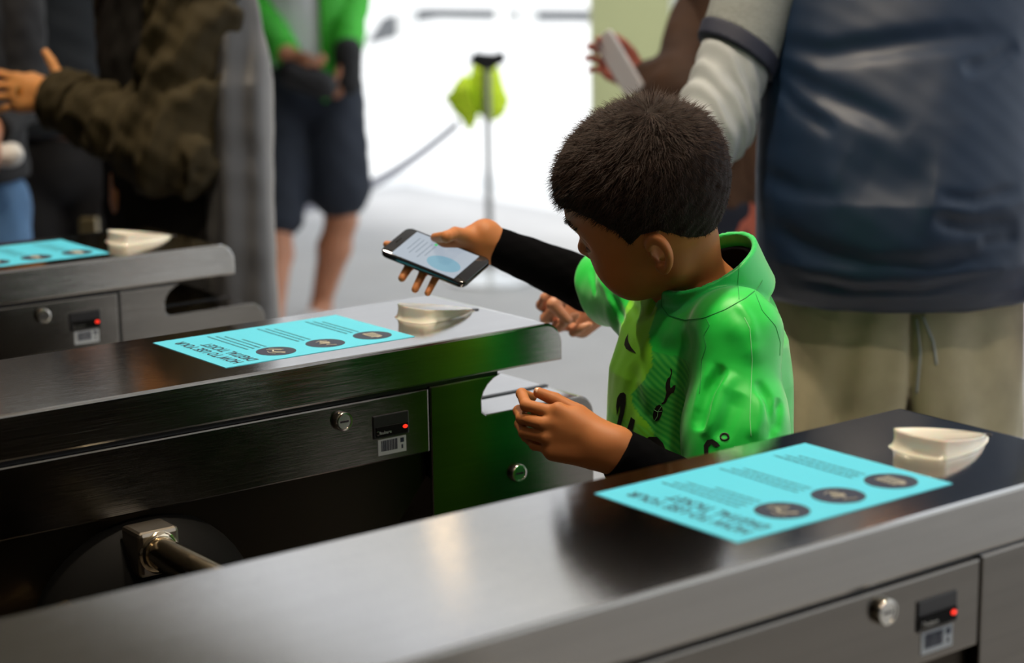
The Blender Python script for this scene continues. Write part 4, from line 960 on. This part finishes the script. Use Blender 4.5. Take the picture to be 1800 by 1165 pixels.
jl = loft([[.86, 0, 0, .155, .215], [1.2, 0, 0, .16, .21], [1.40, 0, 0, .14, .20], [1.50, 0, 0, .09, .13]], gF, gL)
def gjf(p):
    d = smin(jl(p, gb), union([rc(gb+Z*1.43, gsh[0], .09, .085), rc(gb+Z*1.43, gsh[1], .09, .085)], .03)(p), .03)+.006*wob(p, .12, 5)
    x = (p-gb)@gL; y = (p-gb)@gF; return smax(d, -np.maximum(np.abs(x-.0)-.105, -y), .01)
v, q = surfnet(gjf, gb+A(-.34, -.34, .84), gb+A(.34, .34, 1.56), .012); obj('jacket', npmesh('jacket', v, q), M['green_jacket'], gm, smooth=True)
for q in range(2): garment('jacket_sleeve', [rc(gsh[q], gel[q], .085, .075), rc(gel[q], gwr[q], .075, .055)], .03, .011, M['green_jacket'], gm, [(gwr[q], nrm(gwr[q]-gel[q]))], .006, .09)
garment('shorts', [rc(gb+Z*.98, gb+Z*.88, .145, .155), rc(ghp[0]-Z*.02, gkn[0]+Z*.12, .125, .118), rc(ghp[1]-Z*.02, gkn[1]+Z*.02, .125, .105)], .04, .011, M['navy_cotton'], gm, [], .007, .15)
garment('glove', [rc(gwr[0]+Z*.02, gwr[0]-Z*.09, .055, .05)], .01, .01, M['black_glove'], gm, [], .004, .06)
garment('belt_bag', [rc(G(515, 130, gd-.35), G(570, 150, gd-.35), .055, .05)], .02, .011, M['black_glove'], gm, [], .004, .06)
for q in range(2): cloth('shoe', shoe(0, A(*(gan[q]+gF*.17)[:2], .042), A(*(gan[q]-gF*.04)[:2], .048)), .01, .012, M['shoe'], gm, [(A(0, 0, .002), -Z)], 0)

# --- person in brown holding a white phone behind the man
M['brown_top'] = mat('dark brown top', (.060, .030, .018), .8, var=.3, vscale=9); M['jeans_dark'] = mat('dark navy jeans', (.008, .014, .035), .8)
M['white_phone'] = mat('white phone case', (.75, .75, .80), .3)
bd = 4.35; bb = P(1292, 300, bd+.1); bb = A(bb[0], bb[1], 0); bf = nrm(-rt*A(1, 1, 0)-fw*A(1, 1, 0)*.3); bl_ = nrm(np.cross(Z, bf))
bsh = [bb+bl_*.18+Z*1.42, bb-bl_*.18+Z*1.42]; bel = P(1205, 150, bd-.1); bwr = P(1128, 140, bd)
bh = hand_prims(bwr, -rt*.75+up*.45, rt*.2+up*.9-fw*.3, True, .95, curls=((25, 30, 20),)*4)
bhp = [bb+bl_*.09+Z*.88, bb-bl_*.09+Z*.88]; bkn = [q-Z*.42 for q in bhp]; ban = [q-Z*.79 for q in bhp]
bp2 = [rc(bb+Z*1.38, bb+Z*.98, .11, .13), rc(bb+Z*1.41, bsh[0], .07, .055), rc(bb+Z*1.41, bsh[1], .07, .055), rc(bsh[1], bel, .045, .038), rc(bel, bwr, .038, .027), bh, rc(bsh[0], bsh[0]-Z*.3, .045, .04), rc(bsh[0]-Z*.3, bsh[0]-Z*.52, .04, .027), hand_prims(bsh[0]-Z*.52, -Z, bf, False, .95)]
for q in range(2): bp2 += leg_parts(bhp[q], bkn[q], ban[q], ban[q]+bf*.17-Z*.05)
M['skin_red'] = mat('ruddy skin', (.42, .12, .09), .5)
bm_, bAx = grown('person in a dark brown top holding up a white phone behind the blue jersey', bb, (bb+Z*1.66+bf*.05, (bf, Z)), M['skin_red'], bp2, bb+Z*1.44, h=.007, hairm=M['hair_dark'])
blo = loft([[.88, 0, 0, .13, .19], [1.1, 0, 0, .13, .18], [1.35, 0, 0, .12, .185], [1.46, 0, 0, .07, .09]], bf, bl_)
v, q = surfnet(lambda p: smin(blo(p, bb), union([rc(bb+Z*1.38, bsh[0], .08, .07), rc(bb+Z*1.38, bsh[1], .08, .07)], .03)(p), .03)+.005*wob(p, .1, 2), bb+A(-.32, -.32, .86), bb+A(.32, .32, 1.5), .011); obj('top', npmesh('top', v, q), M['brown_top'], bm_, smooth=True)
garment('sleeve', [rc(bsh[1], bel, .075, .065), rc(bel, bwr, .062, .045)], .03, .008, M['brown_top'], bm_, [(bwr-nrm(bwr-bel)*.01, nrm(bwr-bel))], .004, .08)
garment('sleeve', [rc(bsh[0], bsh[0]-Z*.3, .072, .062), rc(bsh[0]-Z*.3, bsh[0]-Z*.50, .06, .045)], .03, .011, M['brown_top'], bm_, [], .004, .08)
garment('jeans', [rc(bb+Z*.93, bb+Z*.86, .12, .13)]+[rc(bhp[i], bkn[i], .10, .08) for i in (0, 1)]+[rc(bkn[i], ban[i], .08, .065) for i in (0, 1)], .03, .011, M['jeans_dark'], bm_, [(A(0, 0, .06), -Z)], .004, .1)
for q in range(2): cloth('shoe', shoe(0, A(*(ban[q]+bf*.17)[:2], .042), A(*(ban[q]-bf*.04)[:2], .048)), .01, .011, M['dark_shoe'], bm_, [(A(0, 0, .002), -Z)], 0)
wp = P(1088, 112, bd-.05); wa = nrm(rt*.50-up*.84); wn = nrm(-rt*.75-up*.5-fw*.55); wn = nrm(wn-wa*(wn@wa)); wb = np.cross(wn, wa)
wph = empty('smartphone', tuple(wp), 'white phone held up by the person in brown', 'phone')
b = BM(); prism(b, rrect(-.074, -.036, .074, .036, .01), 'z', -.004, .004, .002); bmesh.ops.transform(b, matrix=Matrix(((wa[0], wb[0], wn[0], wp[0]), (wa[1], wb[1], wn[1], wp[1]), (wa[2], wb[2], wn[2], wp[2]), (0, 0, 0, 1))), verts=b.verts); obj('case', b, M['white_phone'], wph)
b = BM(); prism(b, rrect(-.068, -.032, .068, .032, .006), 'z', -.0045, -.0040, 0); bmesh.ops.transform(b, matrix=Matrix(((wa[0], wb[0], wn[0], wp[0]), (wa[1], wb[1], wn[1], wp[1]), (wa[2], wb[2], wn[2], wp[2]), (0, 0, 0, 1))), verts=b.verts); obj('screen', b, M['phone_black'], wph)

# --- two people at the far left
def simple_person(label, px, d, F, topm, legm, sh=1.42, skin=M['skin'], w=.19):
    o_ = P(px, 300, d); o_ = A(o_[0], o_[1], 0); F = nrm(F); L = nrm(np.cross(Z, F)); s_ = [o_+L*w+Z*sh, o_-L*w+Z*sh]
    e_ = [s_[i]-Z*.29+F*.03 for i in (0, 1)]; w_ = [e_[i]-Z*.06+F*.20+L*(-.10, .10)[i] for i in (0, 1)]; hp_ = [o_+L*.10+Z*.87, o_-L*.10+Z*.87]; k_ = [q-Z*.41+F*.02 for q in hp_]; a_ = [q-Z*.78 for q in hp_]
    pr = [rc(o_+Z*(sh-.03), o_+Z*.98, .12, .14), hand_prims(w_[0], F-Z, Z+F, False), hand_prims(w_[1], F-Z, Z+F, True)]
    for i in (0, 1): pr += [rc(o_+Z*sh, s_[i], .07, .055), rc(s_[i], e_[i], .047, .04), rc(e_[i], w_[i], .04, .027)]+leg_parts(hp_[i], k_[i], a_[i], a_[i]+F*.17-Z*.05)
    t, ax_ = grown(label, o_, (o_+Z*(sh+.24)+F*.04, (F, Z)), skin, pr, o_+Z*(sh+.02), h=.009, hairm=M['hair_dark'])
    lo_ = loft([[.93, 0, 0, .15, .21], [1.1, 0, 0, .145, .20], [sh-.06, 0, 0, .13, .20], [sh+.05, 0, 0, .08, .10]], F, L)
    v, q = surfnet(lambda p: smin(lo_(p, o_), union([rc(o_+Z*(sh-.03), s_[i], .085, .08) for i in (0, 1)], .03)(p), .03)+.006*wob(p, .13, 3), o_+A(-.36, -.36, .9), o_+A(.36, .36, sh+.1), .012)
    obj('jacket', npmesh('jacket', v, q), topm, t, smooth=True)
    for i in (0, 1): garment('sleeve', [rc(s_[i], e_[i], .08, .07), rc(e_[i], w_[i], .068, .05)], .03, .012, topm, t, [(w_[i], nrm(w_[i]-e_[i]))], .005, .09)
    garment('trousers', [rc(o_+Z*.93, o_+Z*.86, .13, .14)]+[rc(hp_[i], k_[i], .105, .085) for i in (0, 1)]+[rc(k_[i], a_[i], .085, .07) for i in (0, 1)], .03, .012, legm, t, [(A(0, 0, .06), -Z)], .004, .12)
    for i in (0, 1): cloth('shoe', shoe(0, A(*(a_[i]+F*.17)[:2], .042), A(*(a_[i]-F*.04)[:2], .048)), .01, .012, M['dark_shoe'], t, [(A(0, 0, .002), -Z)], 0)
    return t
M['black_coat'] = mat('black coat', (.007, .007, .009), .8); M['slate_coat'] = mat('dark slate coat', (.014, .020, .028), .8); M['denim'] = mat('blue denim', (.09, .20, .38), .8, var=.2, vscale=9)
simple_person('person in a dark slate coat and dark trousers beyond the outstretched hand', 120, 5.7, fw*A(1, 1, 0), M['slate_coat'], M['black_coat'])
PL = simple_person('person in a black top and blue jeans at the left picture edge', -105, 4.6, rt*A(1, 1, 0)*.4-fw*A(1, 1, 0), M['black_coat'], M['denim'])
q_ = P(10, 272, 4.43)
garment('shirt_hem', [rc(q_-rt*.20+Z*.005, q_+rt*.012, .030, .028)], .01, .006, M['white_paint'], PL, [], .003, .05)
# slim brown post beyond the far turnstile
pp = P(157, 400, 4.9); pz = 1.5
b = BM(); box(b, (-.022, -.022, 0), (.022, .022, .80), .004); box(b, (-.05, -.05, 0), (.05, .05, .012), .004); bmesh.ops.rotate(b, cent=(0, 0, 0), matrix=Matrix.Rotation(-CYAW, 3, 'Z'), verts=b.verts)
M['brass_post'] = mat('bronze post', (.16, .12, .05), .4, .6)
bmesh.ops.translate(b, vec=(pp[0], pp[1], 0), verts=b.verts); setp(obj('barrier_post', b, M['brass_post']), 'slim bronze post standing behind the far turnstile, under the olive coat sleeve', 'post')

# ------------------------------------------------------------------ stanchion with yellow vest and belt
M['post_grey'] = mat('grey post metal', (.35, .35, .35), .3, .8); M['hivis'] = mat('fluorescent yellow cloth', (.74, .98, .03), .7); M['base_white'] = mat('pale metal base', (.85, .85, .85), .2, .5)
M['belt'] = mat('pale grey belt', (.40, .40, .47), .8)
sb = PZ(862, 486, 0.02); sx, sy = sb[0], sb[1]; sd = (A(sx, sy, 0)-CC)@fw
st = empty('queue_stanchion', (sx, sy, 0), 'grey queue post with a black belt head and pale round base', 'stanchion')
b = BM(); lathe(b, (sx, sy, 0), (0, 0, 1), [(0, .19), (.012, .19), (.022, .17), (.035, .05), (.05, .028)], 40); smooth_by_angle(obj('base', b, M['base_white'], st), 30)
b = BM(); lathe(b, (sx, sy, .04), (0, 0, 1), [(0, .015), (.90, .015)], 20); obj('pole', b, M['post_grey'], st, smooth=False)
hz = P(853, 100, sd)[2]
b = BM(); prism(b, [(-.078, .028), (-.060, .040), (-.05, .062), (-.035, .052), (.03, .045), (.055, .054), (.073, .058), (.083, .012), (.045, -.005), (.02, -.022), (-.015, -.022), (-.05, -.002), (-.078, .012)], 'y', -.04, .04, .006)
bmesh.ops.rotate(b, cent=(0, 0, 0), matrix=Matrix.Rotation(-CYAW, 3, 'Z'), verts=b.verts); bmesh.ops.translate(b, vec=(sx, sy, hz-.02), verts=b.verts); obj('belt_head', b, M['black_plastic'], st)
def S(px, py, dd=0): return P(px, py, sd+dd)
vs = empty('safety_vest', tuple(S(850, 120)), 'bright yellow vest knotted around the top of the queue post', 'vest')
garment('draped_cloth', [rc(S(850, 112, -.04), S(822, 165, -.04), .035, .070), rc(S(822, 165, -.04), S(806, 176, -.04), .07, .045), rc(S(858, 118, -.06), S(862, 175, -.08), .045, .078), rc(S(824, 195, -.04), S(826, 226, -.04), .060, .014), rc(S(850, 186, -.06), S(866, 186, -.06), .062, .062), rc(S(806, 176, -.04), S(784, 172, -.04), .045, .012)], .02, .008, M['hivis'], vs, [], .006, .09, 3,
        extra=lambda p: .022*np.exp(-((((p-S(832, 160))@rt)+(p-S(832, 160))@up*.25)/.010)**2))
b = BM(); pts_ = []
for i in range(25):
    t_ = i/24; x_ = 806-t_*290; y_ = 216+150*(1-(1-t_)**1.7)
    pts_.append(S(x_, y_, -.05-.5*t_))
rings = []
for q_ in pts_: rings.append([b.verts.new(q_+Z*s_*.022+fw*A(1, 1, 0)*g_) for s_, g_ in ((1, .001), (-1, .001), (-1, -.001), (1, -.001))])
for i in range(24):
    for k_ in range(4): b.faces.new((rings[i][k_], rings[i][(k_+1) % 4], rings[i+1][(k_+1) % 4], rings[i+1][k_]))
b.faces.new(rings[0][::-1]); b.faces.new(rings[-1]); obj('belt', b, M['belt'], st)

# ------------------------------------------------------------------ pillar, outside
q_ = P(1100, 200, 8.6)
b = BM(); box(b, (-.165, -.2, 0), (.165, .2, 3.2), .006); bmesh.ops.rotate(b, cent=(0, 0, 0), matrix=Matrix.Rotation(-CYAW, 3, 'Z'), verts=b.verts); bmesh.ops.translate(b, vec=(q_[0]+.02, q_[1]-.0, 0), verts=b.verts)
setp(obj('wall_pillar', b, M['olive_paint']), kind='structure')
b = BM(); q2_ = P(1169, 200, 8.8); box(b, (-.03, -.1, 0), (.06, .1, 3.2), .004); bmesh.ops.rotate(b, cent=(0, 0, 0), matrix=Matrix.Rotation(-CYAW, 3, 'Z'), verts=b.verts); bmesh.ops.translate(b, vec=(q2_[0], q2_[1], 0), verts=b.verts)
setp(obj('trim_1', b, M['white_paint']), kind='structure')
# road band and white posts outside
fx = nrm(A(fw[0], fw[1], 0)); rx = A(fx[1], -fx[0], 0)
def gq(px, py): g = PZ(px, py, .0); return (g[0], g[1])
b = BM(); prism(b, [gq(640, 82), gq(672, 30), gq(745, 14), gq(1040, 18), gq(1250, 22), gq(1250, 38), gq(1040, 40), gq(770, 34), gq(735, 40), gq(700, 66)], 'z', .0, .012); setp(obj('road', b, M['road']), kind='structure')
for i, (px, py, w) in enumerate(((716, 66, .26), (888, 45, .28), (928, 45, .26))):
    g = PZ(px, py, 0); b = BM(); lathe(b, (g[0], g[1], 0), (0, 0, 1), [(0, w*.5), (.9, w*.5), (1.2, w*.5), (1.25, w*.4), (1.26, .02)], 20)
    setp(smooth_by_angle(obj('bollard', b, M['white_paint'])), ('white bollard outside, left of the queue post', 'white bollard outside above the queue post, left one of the close pair', 'white bollard outside above the queue post, right one of the close pair')[i], 'bollard', 'white bollards outside')
